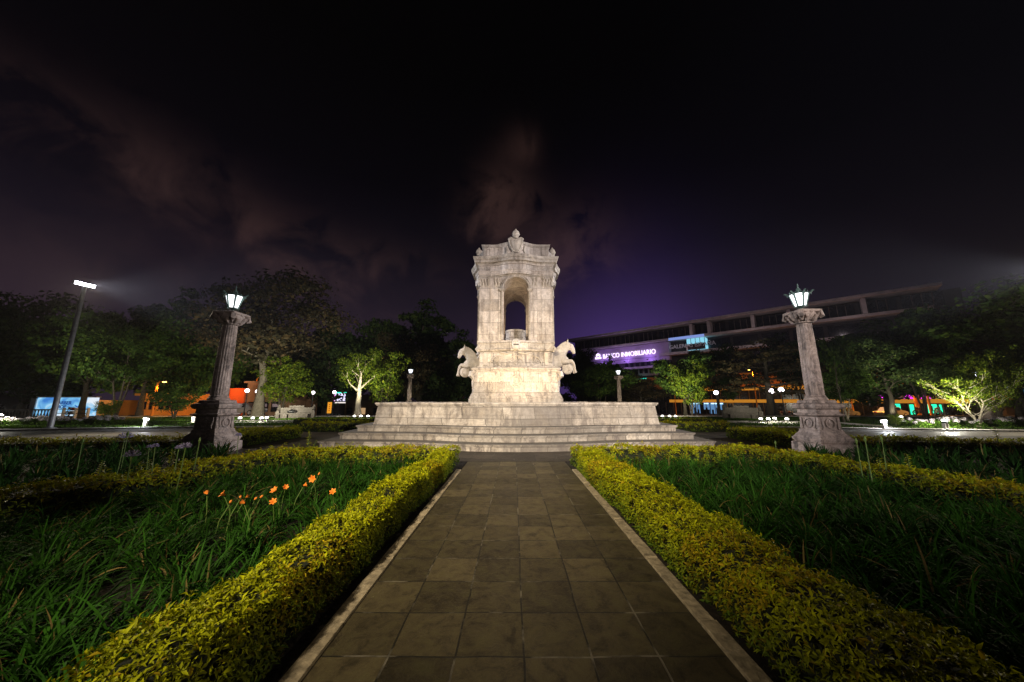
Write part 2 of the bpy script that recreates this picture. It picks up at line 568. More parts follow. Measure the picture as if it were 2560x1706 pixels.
# ------------------------------------------------------------------ setting: ground, path, plaza
nx, ny = 60, 90
xs = np.linspace(-260, 260, nx)
ys = np.concatenate([np.linspace(-40, 100, 70), np.linspace(110, 600, 20)])
mb = MB()
vs = [(x, y, ground_z(x, y)) for y in ys for x in xs]
fs = [(j * nx + i, j * nx + i + 1, (j + 1) * nx + i + 1, (j + 1) * nx + i) for j in range(len(ys) - 1) for i in range(nx - 1)]
mb.add(vs, fs)
tag(mb.build('ground', M['soil']), kind='structure')


def sheet(name, poly, z, mat, kind='structure'):
    b = MB()
    b.add([(x, y, z) for x, y in poly], [tuple(range(len(poly)))])
    o = b.build(name, mat, fix=False)
    return tag(o, kind=kind)


PX0, PX1 = -1.225, 1.345           # inner kerb edges of the axial path
# path object origin sits on a slab corner so that slab joints fall right
pth = MB()
pth.add([(0, -3.2, 0), (2.57, -3.2, 0), (2.57, 8.9, 0), (0, 8.9, 0)], [(0, 1, 2, 3)])
po = pth.build('path', M['paving'])
po.location = (PX0, 0.205, 0.012)
tag(po, kind='structure')
sheet('plaza_paving', [(-9.3, 9.15), (9.3, 9.15), (9.3, 28), (-9.3, 28)], 0.008, M['plaza'])
sheet('cross_path_left', [(-40, 15.7), (-9.32, 15.7), (-9.32, 17.5), (-40, 17.5)], 0.006, M['plaza'])
sheet('cross_path_right', [(9.32, 15.7), (40, 15.7), (40, 17.5), (9.32, 17.5)], 0.006, M['plaza'])
sheet('outer_path_left', [(-60, 11.6), (-22, 13.2), (-11.4, 15.7), (-22, 17.6), (-60, 17.4)], 0.005, M['asphalt'])
sheet('outer_path_right', [(60, 11.6), (60, 17.0), (22, 17.4), (11.4, 15.7), (22, 13.0)], 0.005, M['asphalt'])
sheet('street', [(-200, 48), (200, 48), (200, 62), (-200, 62)], -1.0, M['asphalt'])
for sgn, x0, x1, nm in ((-1, PX0 - 0.115, PX0, 'kerb_left'), (1, PX1, PX1 + 0.12, 'kerb_right')):
    b = MB()
    y = -2.6
    while y < 8.0:
        L = min(random.uniform(0.95, 1.15), 8.03 - y)
        b.box(x0 + random.uniform(-.004, .004), x1 + random.uniform(-.004, .004), y + 0.004, y + L - 0.004, -0.05, 0.035 + random.uniform(-.004, .004))
        y += L
    tag(b.build(nm, M['kerb'], bevel=0.006), kind='structure')

# thin kerbs along the plaza edge and lawns
def strip(name, pts, w, z0, z1, mat):
    b = MB()
    P = [Vector((p[0], p[1], 0)) for p in pts]
    L, Rr = [], []
    for i, p in enumerate(P):
        d = (P[min(i + 1, len(P) - 1)] - P[max(i - 1, 0)]).normalized()
        nrm = Vector((-d.y, d.x, 0))
        L.append(p + nrm * w / 2)
        Rr.append(p - nrm * w / 2)
    for i in range(len(P) - 1):
        a, bb, c, d = L[i], L[i + 1], Rr[i + 1], Rr[i]
        vs = [(q.x, q.y, z0) for q in (a, d, c, bb)] + [(q.x, q.y, z1) for q in (a, d, c, bb)]
        b.add(vs, [(3, 2, 1, 0), (4, 5, 6, 7), (0, 1, 5, 4), (1, 2, 6, 5), (2, 3, 7, 6), (3, 0, 4, 7)])
    o = b.build(name, mat)
    return tag(o, kind='structure')


def on_px(*a):
    return [tuple(on_ground(x, y)[:2]) for x, y in a]


strip('kerb_strip_left', [(-34, 17.2), (-27, 18.6), (-22.4, 19.9), (-17.5, 20.5), (-14.5, 21)], 0.45, -0.05, 0.06, M['concrete'])
strip('kerb_strip_right', [(36, 16.8), (27, 18.0), (21.0, 19.2), (16.3, 20.2), (14.3, 21)], 0.45, -0.05, 0.06, M['concrete'])
strip('ramp_kerb_left', [(-19.6, 20.6), (-20.6, 23.5), (-22.6, 26.0), (-15.5, 26.2)], 0.22, -0.05, 0.12, M['concrete'])
strip('ramp_kerb_right', [(22.0, 19.8), (22.4, 21.5), (22.9, 24.6), (16.0, 25.2)], 0.22, -0.05, 0.12, M['concrete'])
strip('flood_pad_left', [(-22.5, 24.2), (-16.5, 25.0), (-12, 25.6)], 0.5, -0.05, 0.05, M['concrete'])
strip('flood_pad_right', [(21.5, 23.6), (16.5, 24.4), (12, 25.2)], 0.5, -0.05, 0.05, M['concrete'])
strip('walk_edge_left', [(-40, 33.5), (-25, 34.0), (-12.5, 34.6), (-9, 34.6)], 0.6, -0.05, 0.08, M['concrete'])
strip('walk_edge_right', [(9, 34.6), (15, 34.6), (28, 34.2), (45, 33.5)], 0.6, -0.05, 0.08, M['concrete'])

# ------------------------------------------------------------------ the fountain
FX, FY = 0.10, 18.5
fountain = thing('stone_fountain', 'monumental pale stone fountain with stepped basin and arched tower', 'fountain', (FX, FY, 0))


def bump_profile(t):
    t = min(max((t - 0.10) / 0.56, 0.0), 1.0)
    return 0.5 * (1 + math.cos(PI * t))


def plan(h, b, lin=0.0, n=28):
    """square plan of half width h whose sides swell outward by b in the middle"""
    pts = []
    for side in range(4):
        for i in range(n):
            t = -1 + 2 * i / n
            o = h + b * bump_profile(abs(t)) + lin * (1 - abs(t))
            x, y = t * h, -o
            for _ in range(side):
                x, y = -y, x
            pts.append((x, y))
    return pts


def molded(mb, h, b, prof, lin=0.0, n=28, cap_top=True, cap_bot=True):
    """prof: list of (z, outward offset)"""
    vs, k = [], 4 * n
    for z, off in prof:
        vs += [(x, y, z) for x, y in plan(h + off, b, lin, n)]
    fs = []
    for i in range(len(prof) - 1):
        for j in range(k):
            a, c = i * k + j, i * k + (j + 1) % k
            fs.append((a, c, c + k, a + k))
    if cap_bot: fs.append(tuple(range(k - 1, -1, -1)))
    if cap_top: fs.append(tuple((len(prof) - 1) * k + j for j in range(k)))
    mb.add(vs, fs)


def nosed_step(z0, z1):
    return [(z0, -0.045), (z1 - 0.085, -0.045), (z1 - 0.082, -0.02), (z1 - 0.062, -0.02), (z1 - 0.055, 0.0), (z1 - 0.02, 0.012), (z1, 0.0)]


for i, (h, z0, z1, nm) in enumerate(((6.82, 0.0, 0.235, 'bottom step'), (6.38, 0.235, 0.47, 'middle step'), (5.96, 0.47, 0.70, 'top step'))):
    m = MB()
    molded(m, h, 0.55, nosed_step(z0 if i == 0 else z0 - 0.02, z1), lin=0.45)
    m.build('step', M['step'], fountain, smooth=True, fix=True)
# basin wall with its ledge joint and coping
m = MB()
molded(m, 5.42, 0.55, [(0.69, 0.10), (0.74, 0.10), (0.76, 0.075), (1.06, 0.045), (1.065, 0.03), (1.085, 0.03), (1.09, 0.04), (1.40, 0.0), (1.41, -0.30), (1.02, -0.34)],
       lin=0.45, cap_top=False, cap_bot=False)
bw = m.build('basin_wall', M['wall'], fountain, smooth=True)
m = MB()
molded(m, 5.42, 0.55, [(1.402, -0.31), (1.402, 0.02), (1.415, 0.05), (1.45, 0.055), (1.46, 0.085), (1.505, 0.09), (1.525, 0.075), (1.53, -0.30), (1.40, -0.34)],
       lin=0.45, cap_top=False, cap_bot=False)
m.build('rim', M['trim'], bw, smooth=True)
m = MB()
molded(m, 5.20, 0.5, [(1.05, 0), (1.20, 0)], lin=0.45)
mw, gw, ow = new_mat('basin_water')
bsw = gw.n('ShaderNodeBsdfPrincipled', ins={'Base Color': (0.02, 0.035, 0.035, 1), 'Roughness': 0.08})
bpw = gw.n('ShaderNodeBump', ins={'Height': gw.n('ShaderNodeTexNoise', ins={'Scale': 4.0}).outputs[0], 'Strength': 0.1})
gw.t.links.new(bpw.outputs[0], bsw.inputs['Normal'])
gw.t.links.new(bsw.outputs[0], ow.inputs[0])
m.build('water', mw, fountain)

# pedestal of the tower
B1 = 0.30
m = MB()
molded(m, 2.10, B1, [(1.10, 0.19), (1.70, 0.19), (1.72, 0.15), (1.80, 0.15), (1.84, 0.10), (1.93, 0.08), (1.95, 0.045), (2.00, 0.04), (2.05, 0.0), (2.98, -0.02)])
ped = m.build('pedestal', M['pedestal'], fountain, smooth=True, fix=True)
m = MB()
molded(m, 2.10, B1, [(2.975, -0.018), (2.98, 0.0), (3.03, 0.02), (3.05, 0.06), (3.10, 0.07), (3.115, 0.125), (3.19, 0.135), (3.215, 0.10), (3.235, 0.06), (3.24, -0.1)])
m.build('cornice', M['trim'], ped, smooth=True, fix=True)
m = MB()                                     # raised relief panels, festoons and a round shield on each face
for side in range(4):
    a = MB()
    yf = -(2.10 + B1) + 0.02
    a.ring((0, yf - 0.02, 2.57), 0.21, 0.05, 'y', 20, 6)
    a.ring((0, yf - 0.02, 2.57), 0.11, 0.035, 'y', 16, 6)
    a.ball((0, yf - 0.0, 2.57), (0.09, 0.07, 0.12), 12, 8)
    a.ball((0, yf, 2.87), (0.10, 0.06, 0.06), 10, 6)
    a.ball((0, yf, 2.26), (0.09, 0.07, 0.05), 10, 6)
    for sg in (-1, 1):
        a.tube([(sg * 0.2, yf, 2.80), (sg * 0.30, yf + 0.0, 2.62), (sg * 0.24, yf, 2.36), (sg * 0.1, yf - 0.01, 2.24)], [0.03, 0.035, 0.03, 0.02], 6)
        for (x0, x1) in ((0.50, 0.98), (1.06, 1.38), (1.50, 1.92)):
            tm = (x0 + x1) / 2 / 2.10
            yy = -(2.10 + B1 * bump_profile(tm)) + 0.015
            xs0, xs1 = (x0, x1) if sg > 0 else (-x1, -x0)
            sl = 0.0
            # thin raised frame
            for (p, q, r_, s_) in ((xs0, xs1, 2.14, 2.165), (xs0, xs1, 2.88, 2.905), (xs0, xs0 + 0.025, 2.14, 2.9), (xs1 - 0.025, xs1, 2.14, 2.9)):
                yl = -(2.10 + B1 * bump_profile(abs(p) / 2.1)) - 0.012
                yr = -(2.10 + B1 * bump_profile(abs(q) / 2.1)) - 0.012
                a.add([(p, yl, r_), (q, yr, r_), (q, yr + 0.05, r_), (p, yl + 0.05, r_), (p, yl, s_), (q, yr, s_), (q, yr + 0.05, s_), (p, yl + 0.05, s_)],
                      [(3, 2, 1, 0), (4, 5, 6, 7), (0, 1, 5, 4), (1, 2, 6, 5), (2, 3, 7, 6), (3, 0, 4, 7)])
            xm = (xs0 + xs1) / 2
            a.ring((xm, yy - 0.01, 2.66), 0.085, 0.022, 'y', 14, 5)
            a.ball((xm, yy, 2.66), (0.05, 0.035, 0.06), 8, 6)
            a.tube([(xm - 0.14, yy, 2.74), (xm - 0.07, yy - 0.01, 2.50), (xm, yy - 0.02, 2.44), (xm + 0.07, yy - 0.01, 2.50), (xm + 0.14, yy, 2.74)], 0.022, 5)
            a.tube([(xm, yy, 2.44), (xm + 0.02, yy - 0.01, 2.28)], [0.025, 0.008], 5)
        # corner scroll brackets
        a.tube([(sg * 2.06, -2.10, 3.02), (sg * 2.20, -2.24, 2.97), (sg * 2.22, -2.26, 2.82), (sg * 2.13, -2.17, 2.70), (sg * 2.10, -2.14, 2.58)],
               [0.07, 0.10, 0.11, 0.07, 0.03], 8)
    rot = [(x, y, z) for x, y, z in a.v]
    for _ in range(side):
        rot = [(-y, x, z) for x, y, z in rot]
    m.add(rot, a.f)
m.build('relief', M['figure'], ped, smooth=True)

# middle block, carved with shells and swags, horses leap out of its flanks
B2 = 0.22
m = MB()
molded(m, 1.86, B2, [(3.23, 0.10), (3.30, 0.10), (3.33, 0.0), (4.05, -0.02), (4.10, 0.12), (4.16, 0.15), (4.20, 0.10), (4.46, 0.10), (4.50, 0.14), (4.55, 0.12), (4.56, 0.0)])
mid = m.build('middle_block', M['pedestal'], fountain, smooth=True, fix=True)
m = MB()
for side in range(4):
    a = MB()
    for cx, r_ in ((0, 0.42), (-0.85, 0.46), (0.85, 0.46)):
        yy = -(1.86 + B2 * bump_profile(abs(cx) / 1.86)) - 0.01
        a.tube([(cx + r_ * math.cos(PI * k / 10), yy + 0.02 * abs(math.cos(PI * k / 10)), 3.36 + 0.48 * math.sin(PI * k / 10)) for k in range(11)], 0.028, 6)
        for k in range(1, 8):
            an = PI * k / 8
            a.tube([(cx, yy, 3.40), (cx + r_ * 0.9 * math.cos(an), yy - 0.01, 3.38 + 0.42 * math.sin(an))], [0.012, 0.022], 5)
        a.ball((cx, yy, 3.40), (0.07, 0.05, 0.06), 10, 6)
    for sg in (-1, 1):
        a.tube([(sg * 0.1, -2.1, 4.0), (sg * 0.45, -2.1, 3.93), (sg * 0.8, -2.0, 4.02)], [0.03, 0.05, 0.03], 6)
        a.box(sg * 1.55 - 0.10, sg * 1.55 + 0.10, -1.93, -1.84, 3.36, 4.04)
        a.tube([(sg * 1.95, -1.9, 4.06), (sg * 2.02, -1.98, 4.18), (sg * 1.95, -1.9, 4.34)], [0.05, 0.07, 0.03], 6)
    rot = [(x, y, z) for x, y, z in a.v]
    for _ in range(side):
        rot = [(-y, x, z) for x, y, z in rot]
    m.add(rot, a.f)
m.build('relief', M['figure'], mid, smooth=True)
m = MB()                                      # mask with a slit mouth in the middle of the front
m.ball((0, -2.18, 4.43), (0.225, 0.24, 0.27), 20, 14)
m.ball((0, -2.22, 4.27), (0.19, 0.20, 0.17), 16, 10)
m.ball((-0.085, -2.39, 4.52), (0.05, 0.04, 0.035), 8, 6)
m.ball((0.085, -2.39, 4.52), (0.05, 0.04, 0.035), 8, 6)
mask = m.build('mask', M['figure'], mid, smooth='full')
m = MB()
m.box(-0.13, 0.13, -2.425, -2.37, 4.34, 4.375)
m.build('mouth', simple('mouth_shade_paint', (0.01, 0.01, 0.01), 0.9, bump=0), mask)  # near-black bar paints the shade inside the mouth slit

# tower: one hollow block pierced by four arches
def cut(obj, cutter):
    md = obj.modifiers.new('cut', 'BOOLEAN')
    md.operation = 'DIFFERENCE'
    md.solver = 'EXACT'
    md.object = cutter
    dg = bpy.context.evaluated_depsgraph_get()
    ev = obj.evaluated_get(dg)
    me = bpy.data.meshes.new_from_object(ev)
    old = obj.data
    obj.modifiers.clear()
    obj.data = me
    bpy.data.objects.remove(cutter)
    bpy.data.meshes.remove(old)


B3 = 0.20
m = MB()
molded(m, 1.93, B3, [(4.50, 0.05), (4.60, 0.05), (4.62, 0.0), (8.12, 0.0)])
tower = m.build('tower', M['tower'], fountain, fix=True)


def arch_cutter(w, z0, zs, L, axis):
    prof = [(-w, z0), (w, z0)] + [(w * math.cos(PI * k / 20), zs + w * math.sin(PI * k / 20)) for k in range(21)]
    b = MB()
    k = len(prof)
    vs = []
    for s in (-L, L):
        vs += [((x, s, z) if axis == 'y' else (s, x, z)) for x, z in prof]
    fs = [(i, (i + 1) % k, (i + 1) % k + k, i + k) for i in range(k)] + [tuple(range(k)), tuple(range(2 * k - 1, k - 1, -1))]
    b.add(vs, fs)
    o = b.build('cutter', None, fix=True)
    o.location = (FX, FY, 0)
    return o


tower.location = (0, 0, 0)
for ax in 'yx':
    cut(tower, arch_cutter(0.645, 4.62, 7.36, 4.0, ax))
b = MB()
b.lathe([(1.28, 4.585), (1.28, 7.45), (1.18, 7.75), (0.85, 7.98), (0.4, 8.05)], 32)
o = b.build('cutter', None, fix=True)
o.location = (FX, FY, 0)
cut(tower, o)
tower.data.name = 'tower'
# arch frames, imposts, corner pilaster faces, capitals
fr = MB(); im = MB(); cp = MB(); pl = MB()
for side in range(4):
    a, b2, c_, d = MB(), MB(), MB(), MB()
    yf = -(1.93 + B3)
    # archivolt
    for rr, t, yo in ((0.70, 0.035, -0.02), (0.785, 0.022, -0.01)):
        pts = [(-rr, yf + yo + 0.03, 7.36)] + [(rr * math.cos(PI - PI * k / 24), yf + yo + 0.03 * (1 - math.sin(PI * k / 24)), 7.36 + rr * math.sin(PI * k / 24)) for k in range(25)]
        a.tube(pts, t, 6)
    for sg in (-1, 1):
        a.box(sg * 0.72 - 0.03 if sg > 0 else -0.75, sg * 0.72 + 0.03 if sg > 0 else -0.69, yf - 0.0, yf + 0.12, 4.64, 7.30)
        b2.box(min(sg * 0.60, sg * 0.86), max(sg * 0.60, sg * 0.86), yf - 0.05, yf + 0.25, 7.30, 7.36)
        b2.box(min(sg * 0.62, sg * 0.83), max(sg * 0.62, sg * 0.83), yf - 0.03, yf + 0.25, 7.24, 7.30)
        # corner pilaster panel edges
        for x0, x1 in ((1.32, 1.345), (1.90, 1.925)):
            xa, xb = min(sg * x0, sg * x1), max(sg * x0, sg * x1)
            yy = -(1.93 + B3 * bump_profile(x0 / 1.93))
            d.box(xa, xb, yy - 0.022, yy + 0.06, 4.72, 7.50)
        for x0, x1 in ((0.88, 0.905),):
            xa, xb = min(sg * x0, sg * x1), max(sg * x0, sg * x1)
            yy = -(1.93 + B3 * bump_profile(x0 / 1.93))
            d.box(xa, xb, yy - 0.022, yy + 0.06, 4.72, 7.50)
        # carved capitals: leaf rows and volutes
        for (x0, x1) in ((0.82, 1.14), (1.36, 1.96)):
            nl = max(2, int((x1 - x0) / 0.13))
            for row in range(2):
                for k in range(nl):
                    xx = sg * (x0 + (k + 0.5 + 0.25 * row) * (x1 - x0) / nl)
                    yy = -(1.93 + B3 * bump_profile(abs(xx) / 1.93))
                    c_.tube([(xx, yy + 0.01, 7.58 + 0.2 * row), (xx, yy - 0.035, 7.68 + 0.2 * row), (xx, yy - 0.085, 7.76 + 0.2 * row), (xx, yy - 0.07, 7.72 + 0.2 * row)],
                            [0.045, 0.05, 0.035, 0.015], 6)
            for q in range(6):
                xa, xb = x0 + (x1 - x0) * q / 6 - 0.003, x0 + (x1 - x0) * (q + 1) / 6
                yy = -(1.93 + B3 * bump_profile((xa + xb) / 3.86)) - 0.03
                c_.box(min(sg * xa, sg * xb), max(sg * xa, sg * xb), yy, yy + 0.12, 7.535 + 0.0008 * q, 7.58 + 0.0008 * q)
            for k in (x0 + 0.06, x1 - 0.06):
                yy = -(1.93 + B3 * bump_profile(k / 1.93)) - 0.06
                c_.ring((sg * k, yy, 7.98), 0.045, 0.022, 'y', 10, 5)
    for src, dst in ((a, fr), (b2, im), (c_, cp), (d, pl)):
        rot = list(src.v)
        for _ in range(side):
            rot = [(-y, x, z) for x, y, z in rot]
        dst.add(rot, src.f)
fr.build_each('arch_moulding', M['trim'], tower, smooth=True)
im.build_each('impost', M['trim'], tower)
pl.build_each('pilaster_edge', M['trim'], tower)
for zz, of in ((8.06, 0.06),):
    molded(cp, 1.93, B3, [(zz, -0.02), (zz + 0.01, of), (zz + 0.045, of), (zz + 0.055, -0.02)])
cap = cp.build('capital_band', M['figure'], tower, smooth=True)
# the bands must not close the arches in front of the opening: they sit above the arch crown only
# entablature
B4 = 0.34
m = MB()
molded(m, 1.90, B4, [(8.115, 0.0), (8.13, 0.08), (8.20, 0.08), (8.21, 0.10), (8.32, 0.10), (8.335, 0.12), (8.38, 0.12), (8.39, 0.05), (8.66, 0.05), (8.68, 0.09), (8.73, 0.10)])
ent = m.build('entablature', M['tower'], fountain, smooth=True, fix=True)
m = MB()                                       # fluted blocks on the frieze over each pier
for side in range(4):
    a = MB()
    for sg in (-1, 1):
        for k in range(4):
            xx = sg * (1.42 + 0.125 * k)
            yy = -(1.90 + 0.05 + B4 * bump_profile(abs(xx) / 1.95))
            a.box(xx - 0.042, xx + 0.042, yy - 0.03, yy + 0.06, 8.44, 8.62)
    rot = list(a.v)
    for _ in range(side):
        rot = [(-y, x, z) for x, y, z in rot]
    m.add(rot, a.f)
m.build_each('triglyph', M['trim'], ent)
m = MB()
molded(m, 1.90, B4, [(8.728, 0.0), (8.73, 0.10), (8.76, 0.13), (8.79, 0.14), (8.80, 0.26), (8.83, 0.27), (8.94, 0.28), (8.95, 0.31), (9.04, 0.35), (9.10, 0.36), (9.115, 0.30), (9.17, 0.10)])
m.build('cornice', M['trim'], fountain, smooth=True, fix=True)
m = MB()
molded(m, 1.78, 0.36, [(9.10, 0.06), (9.24, 0.06), (9.27, 0.02), (9.30, -0.02), (9.80, -0.04), (9.82, 0.0), (9.85, 0.02), (9.87, 0.07), (9.95, 0.09), (9.97, 0.06), (9.99, -0.1)])
att = m.build('attic', M['tower'], fountain, smooth=True, fix=True)
m = MB()
for side in range(4):
    a = MB()
    for sg in (-1, 1):
        x0, x1 = 1.40, 1.66
        for (p, q, r_, s_) in ((x0, x1, 9.36, 9.38), (x0, x1, 9.72, 9.74), (x0, x0 + 0.02, 9.36, 9.74), (x1 - 0.02, x1, 9.36, 9.74)):
            a.box(min(sg * p, sg * q), max(sg * p, sg * q), -1.79, -1.70, r_, s_)
    rot = list(a.v)
    for _ in range(side):
        rot = [(-y, x, z) for x, y, z in rot]
    m.add(rot, a.f)
m.build_each('panel_edge', M['trim'], att)
# coat of arms crowned by a ball on each face
for side in range(4):
    a = MB()
    yy = -(1.78 + 0.36) - 0.10
    out_ = [(0.0, 9.30), (0.12, 9.34), (0.22, 9.46), (0.31, 9.66), (0.385, 9.88), (0.40, 10.04), (0.37, 10.14), (0.28, 10.20), (0.17, 10.16), (0.10, 10.12), (0.0, 10.10)]
    pts = out_ + [(-x, z) for x, z in reversed(out_[1:-1])]
    k = len(pts)
    ctr = (0, 9.78)
    rings = [(1.0, 0.14), (1.0, -0.02), (0.93, -0.06), (0.84, -0.05), (0.80, -0.02), (0.70, -0.06), (0.35, -0.10), (0.02, -0.11)]
    vs = []
    for s_, dy in rings:
        vs += [(ctr[0] + (x - ctr[0]) * s_, yy + dy, ctr[1] + (z - ctr[1]) * s_) for x, z in pts]
    fs = []
    for i in range(len(rings) - 1):
        for j in range(k):
            fs.append((i * k + j, i * k + (j + 1) % k, (i + 1) * k + (j + 1) % k, (i + 1) * k + j))
    fs.append(tuple(range(k)))
    fs.append(tuple((len(rings) - 1) * k + j for j in reversed(range(k))))
    a.add(vs, fs)
    for sg in (-1, 1):
        a.ring((sg * 0.33, yy, 10.08), 0.055, 0.035, 'y', 12, 6)
        a.ring((sg * 0.17, yy + 0.0, 9.31), 0.05, 0.03, 'y', 12, 6)
        a.tube([(sg * 0.5, yy + 0.14, 9.32), (sg * 0.44, yy + 0.08, 9.5), (sg * 0.48, yy + 0.12, 9.75)], [0.05, 0.06, 0.03], 6)
    rot = list(a.v)
    bl = MB()
    bl.lathe([(0.13, 10.12), (0.15, 10.16), (0.11, 10.20), (0.13, 10.24)], 14, (0, yy + 0.04))
    bl.ball((0, yy + 0.04, 10.40), (0.20, 0.19, 0.20), 18, 12)
    bl.lathe([(0.06, 10.56), (0.075, 10.61), (0.03, 10.68), (0.005, 10.71)], 10, (0, yy + 0.04))
    for kk in range(8):
        an = 2 * PI * kk / 8
        bl.tube([(0.13 * math.cos(an), yy + 0.04 + 0.13 * math.sin(an), 10.24), (0.205 * math.cos(an), yy + 0.04 + 0.2 * math.sin(an), 10.38), (0.08 * math.cos(an), yy + 0.04 + 0.08 * math.sin(an), 10.58)], 0.018, 5)
    rb = list(bl.v)
    for _ in range(side):
        rot = [(-y, x, z) for x, y, z in rot]
        rb = [(-y, x, z) for x, y, z in rb]
    A = MB().add(rot, a.f)
    sh = A.build('coat_of_arms', M['figure'], fountain, smooth=True, fix=True)
    MB().add(rb, bl.f).build('crown', M['figure'], sh, smooth=True, fix=True)
# round inner well under the tower
m = MB()
m.lathe([(0.56, 4.56), (0.56, 5.05), (0.585, 5.07), (0.585, 5.12), (0.555, 5.14), (0.56, 5.38), (0.60, 5.41), (0.615, 5.50), (0.60, 5.53), (0.5, 5.53), (0.48, 5.3)], 40)
m.build('inner_well', M['trim'], fountain, smooth=True, fix=True)


# horses: one continuous skin grown over swept volumes
def horse_parts(side=1):
    b = MB()
    # body & neck & head in profile, x forward (out of the block), z up
    b.tube([(-0.15, 0, 0.42), (0.25, 0, 0.46), (0.60, 0, 0.56), (0.86, 0, 0.66), (1.02, 0, 0.80)],
           [0.36, 0.37, 0.37, 0.33, 0.24], 18, squash=[(0.85, 1.05), (0.85, 1.05), (0.85, 1.02), (0.8, 1.0), (0.75, 1.0)])
    b.tube([(0.55, 0, 0.70), (0.78, 0, 0.98), (0.98, 0, 1.22), (1.16, 0, 1.36), (1.26, 0, 1.37)],
           [0.36, 0.30, 0.235, 0.185, 0.14], 16, squash=[(0.6, 1), (0.55, 1), (0.52, 1), (0.55, 1), (0.6, 1)])
    b.tube([(1.14, 0, 1.40), (1.28, 0, 1.30), (1.38, 0, 1.14), (1.43, 0, 0.99), (1.44, 0, 0.91)],
           [0.12, 0.165, 0.125, 0.092, 0.07], 14, squash=[(0.6, 1), (0.62, 1), (0.62, 1), (0.75, 1), (0.8, 0.8)])
    b.ball((1.25, 0, 1.22), (0.10, 0.105, 0.12), 12, 8)          # cheek
    # mane ridge
    b.tube([(0.42, 0, 1.02), (0.62, 0, 1.20), (0.84, 0, 1.40), (1.04, 0, 1.52), (1.16, 0, 1.53)], [0.05, 0.07, 0.07, 0.06, 0.04], 8, squash=[(0.7, 1)] * 5)
    for sg in (-1, 1):
        b.tube([(1.12, sg * 0.055, 1.47), (1.13, sg * 0.075, 1.58), (1.15, sg * 0.07, 1.70)], [0.045, 0.042, 0.008], 8)
        # folded fore leg: shoulder -> knee -> hoof
        b.tube([(0.80, sg * 0.17, 0.52), (1.05, sg * 0.22, 0.50), (1.28, sg * 0.21, 0.52), (1.36, sg * 0.20, 0.42)], [0.17, 0.14, 0.095, 0.075], 10)
        b.tube([(1.34, sg * 0.20, 0.47), (1.41, sg * 0.20, 0.28), (1.43, sg * 0.20, 0.10), (1.46, sg * 0.20, -0.06)], [0.075, 0.055, 0.052, 0.075], 10)
    return b


def build_horse(name, loc, rz, s, parent):
    b = horse_parts()
    o = b.build(name, M['figure'], parent)
    md = o.modifiers.new('skin', 'REMESH')
    md.mode = 'VOXEL'
    md.voxel_size = 0.022
    sm = o.modifiers.new('smooth', 'SMOOTH')
    sm.factor = 0.5
    sm.iterations = 5
    dg = bpy.context.evaluated_depsgraph_get()
    me = bpy.data.meshes.new_from_object(o.evaluated_get(dg))
    o.modifiers.clear()
    o.data = me
    me.polygons.foreach_set('use_smooth', [True] * len(me.polygons))
    me.name = name
    o.location = loc
    o.rotation_euler = (0, 0, rz)
    o.scale = (s, s, s)
    # scrolled disc under the chest
    d = MB()
    vs, pf = [], [(0.0, 0.17), (0.10, 0.18), (0.19, 0.15), (0.26, 0.10), (0.285, 0.0), (0.26, -0.10), (0.19, -0.15), (0.10, -0.18), (0.0, -0.17)]
    n = 28
    for r_, y_ in pf:
        for j in range(n):
            a_ = 2 * PI * j / n
            vs.append((1.08 + r_ * math.cos(a_), y_, 0.16 + r_ * math.sin(a_)))
    fs = []
    for i in range(len(pf) - 1):
        for j in range(n):
            fs.append((i * n + j, (i + 1) * n + j, (i + 1) * n + (j + 1) % n, i * n + (j + 1) % n))
    d.add(vs, fs)
    for sg in (-1, 1):
        d.ball((1.14, sg * 0.17, 0.10), (0.05, 0.05, 0.06), 8, 6)
    d.build('scroll', M['figure'], o, smooth=True, fix=True)
    for sg in (-1, 1):
        e = MB()
        e.ball((1.275, sg * 0.098, 1.315), (0.026, 0.014, 0.02), 8, 6)
        e.build('eye', M['eye'], o, smooth=True)
    return o


build_horse('horse_statue', (-1.72, -0.15, 3.00), PI, 1.03, fountain)
build_horse('horse_statue', (1.60, -1.00, 3.10), 0.0, 1.06, fountain)

# ------------------------------------------------------------------ lamps: helper for real light sources
def lamp(kind, name, loc, power, color=(1, 1, 1), radius=0.1, aim=None, angle=60, blend=0.5, parent=None):
    d = bpy.data.lights.new(name, kind)
    d.energy = power
    d.color = color
    d.shadow_soft_size = radius
    o = bpy.data.objects.new(name, d)
    C.objects.link(o)
    o.location = loc
    if kind == 'SPOT':
        d.spot_size = R(angle)
        d.spot_blend = blend
    if aim is not None:
        base_ = Vector(loc) + (parent.location if parent is not None else Vector((0, 0, 0)))
        v = Vector(aim) - base_
        o.rotation_euler = v.to_track_quat('-Z', 'Y').to_euler()
        if parent is not None:
            o.rotation_euler = (parent.matrix_basis.to_3x3().inverted() @ v.to_track_quat('-Z', 'Y').to_matrix()).to_euler() if parent.rotation_euler.z else o.rotation_euler
    if parent is not None: o.parent = parent
    return o


# ------------------------------------------------------------------ lamp columns
def sq(mb, prof, rot=0.0):
    """square-section moulded block from (z, half width) pairs"""
    vs, fs = [], []
    for z, h in prof:
        for k in range(4):
            a = rot + PI / 4 + k * PI / 2
            vs.append((h * math.sqrt(2) * math.cos(a), h * math.sqrt(2) * math.sin(a), z))
    for i in range(len(prof) - 1):
        for j in range(4):
            a, b = i * 4 + j, i * 4 + (j + 1) % 4
            fs.append((a, b, b + 4, a + 4))
    fs.append((3, 2, 1, 0))
    n = (len(prof) - 1) * 4
    fs.append((n, n + 1, n + 2, n + 3))
    mb.add(vs, fs)


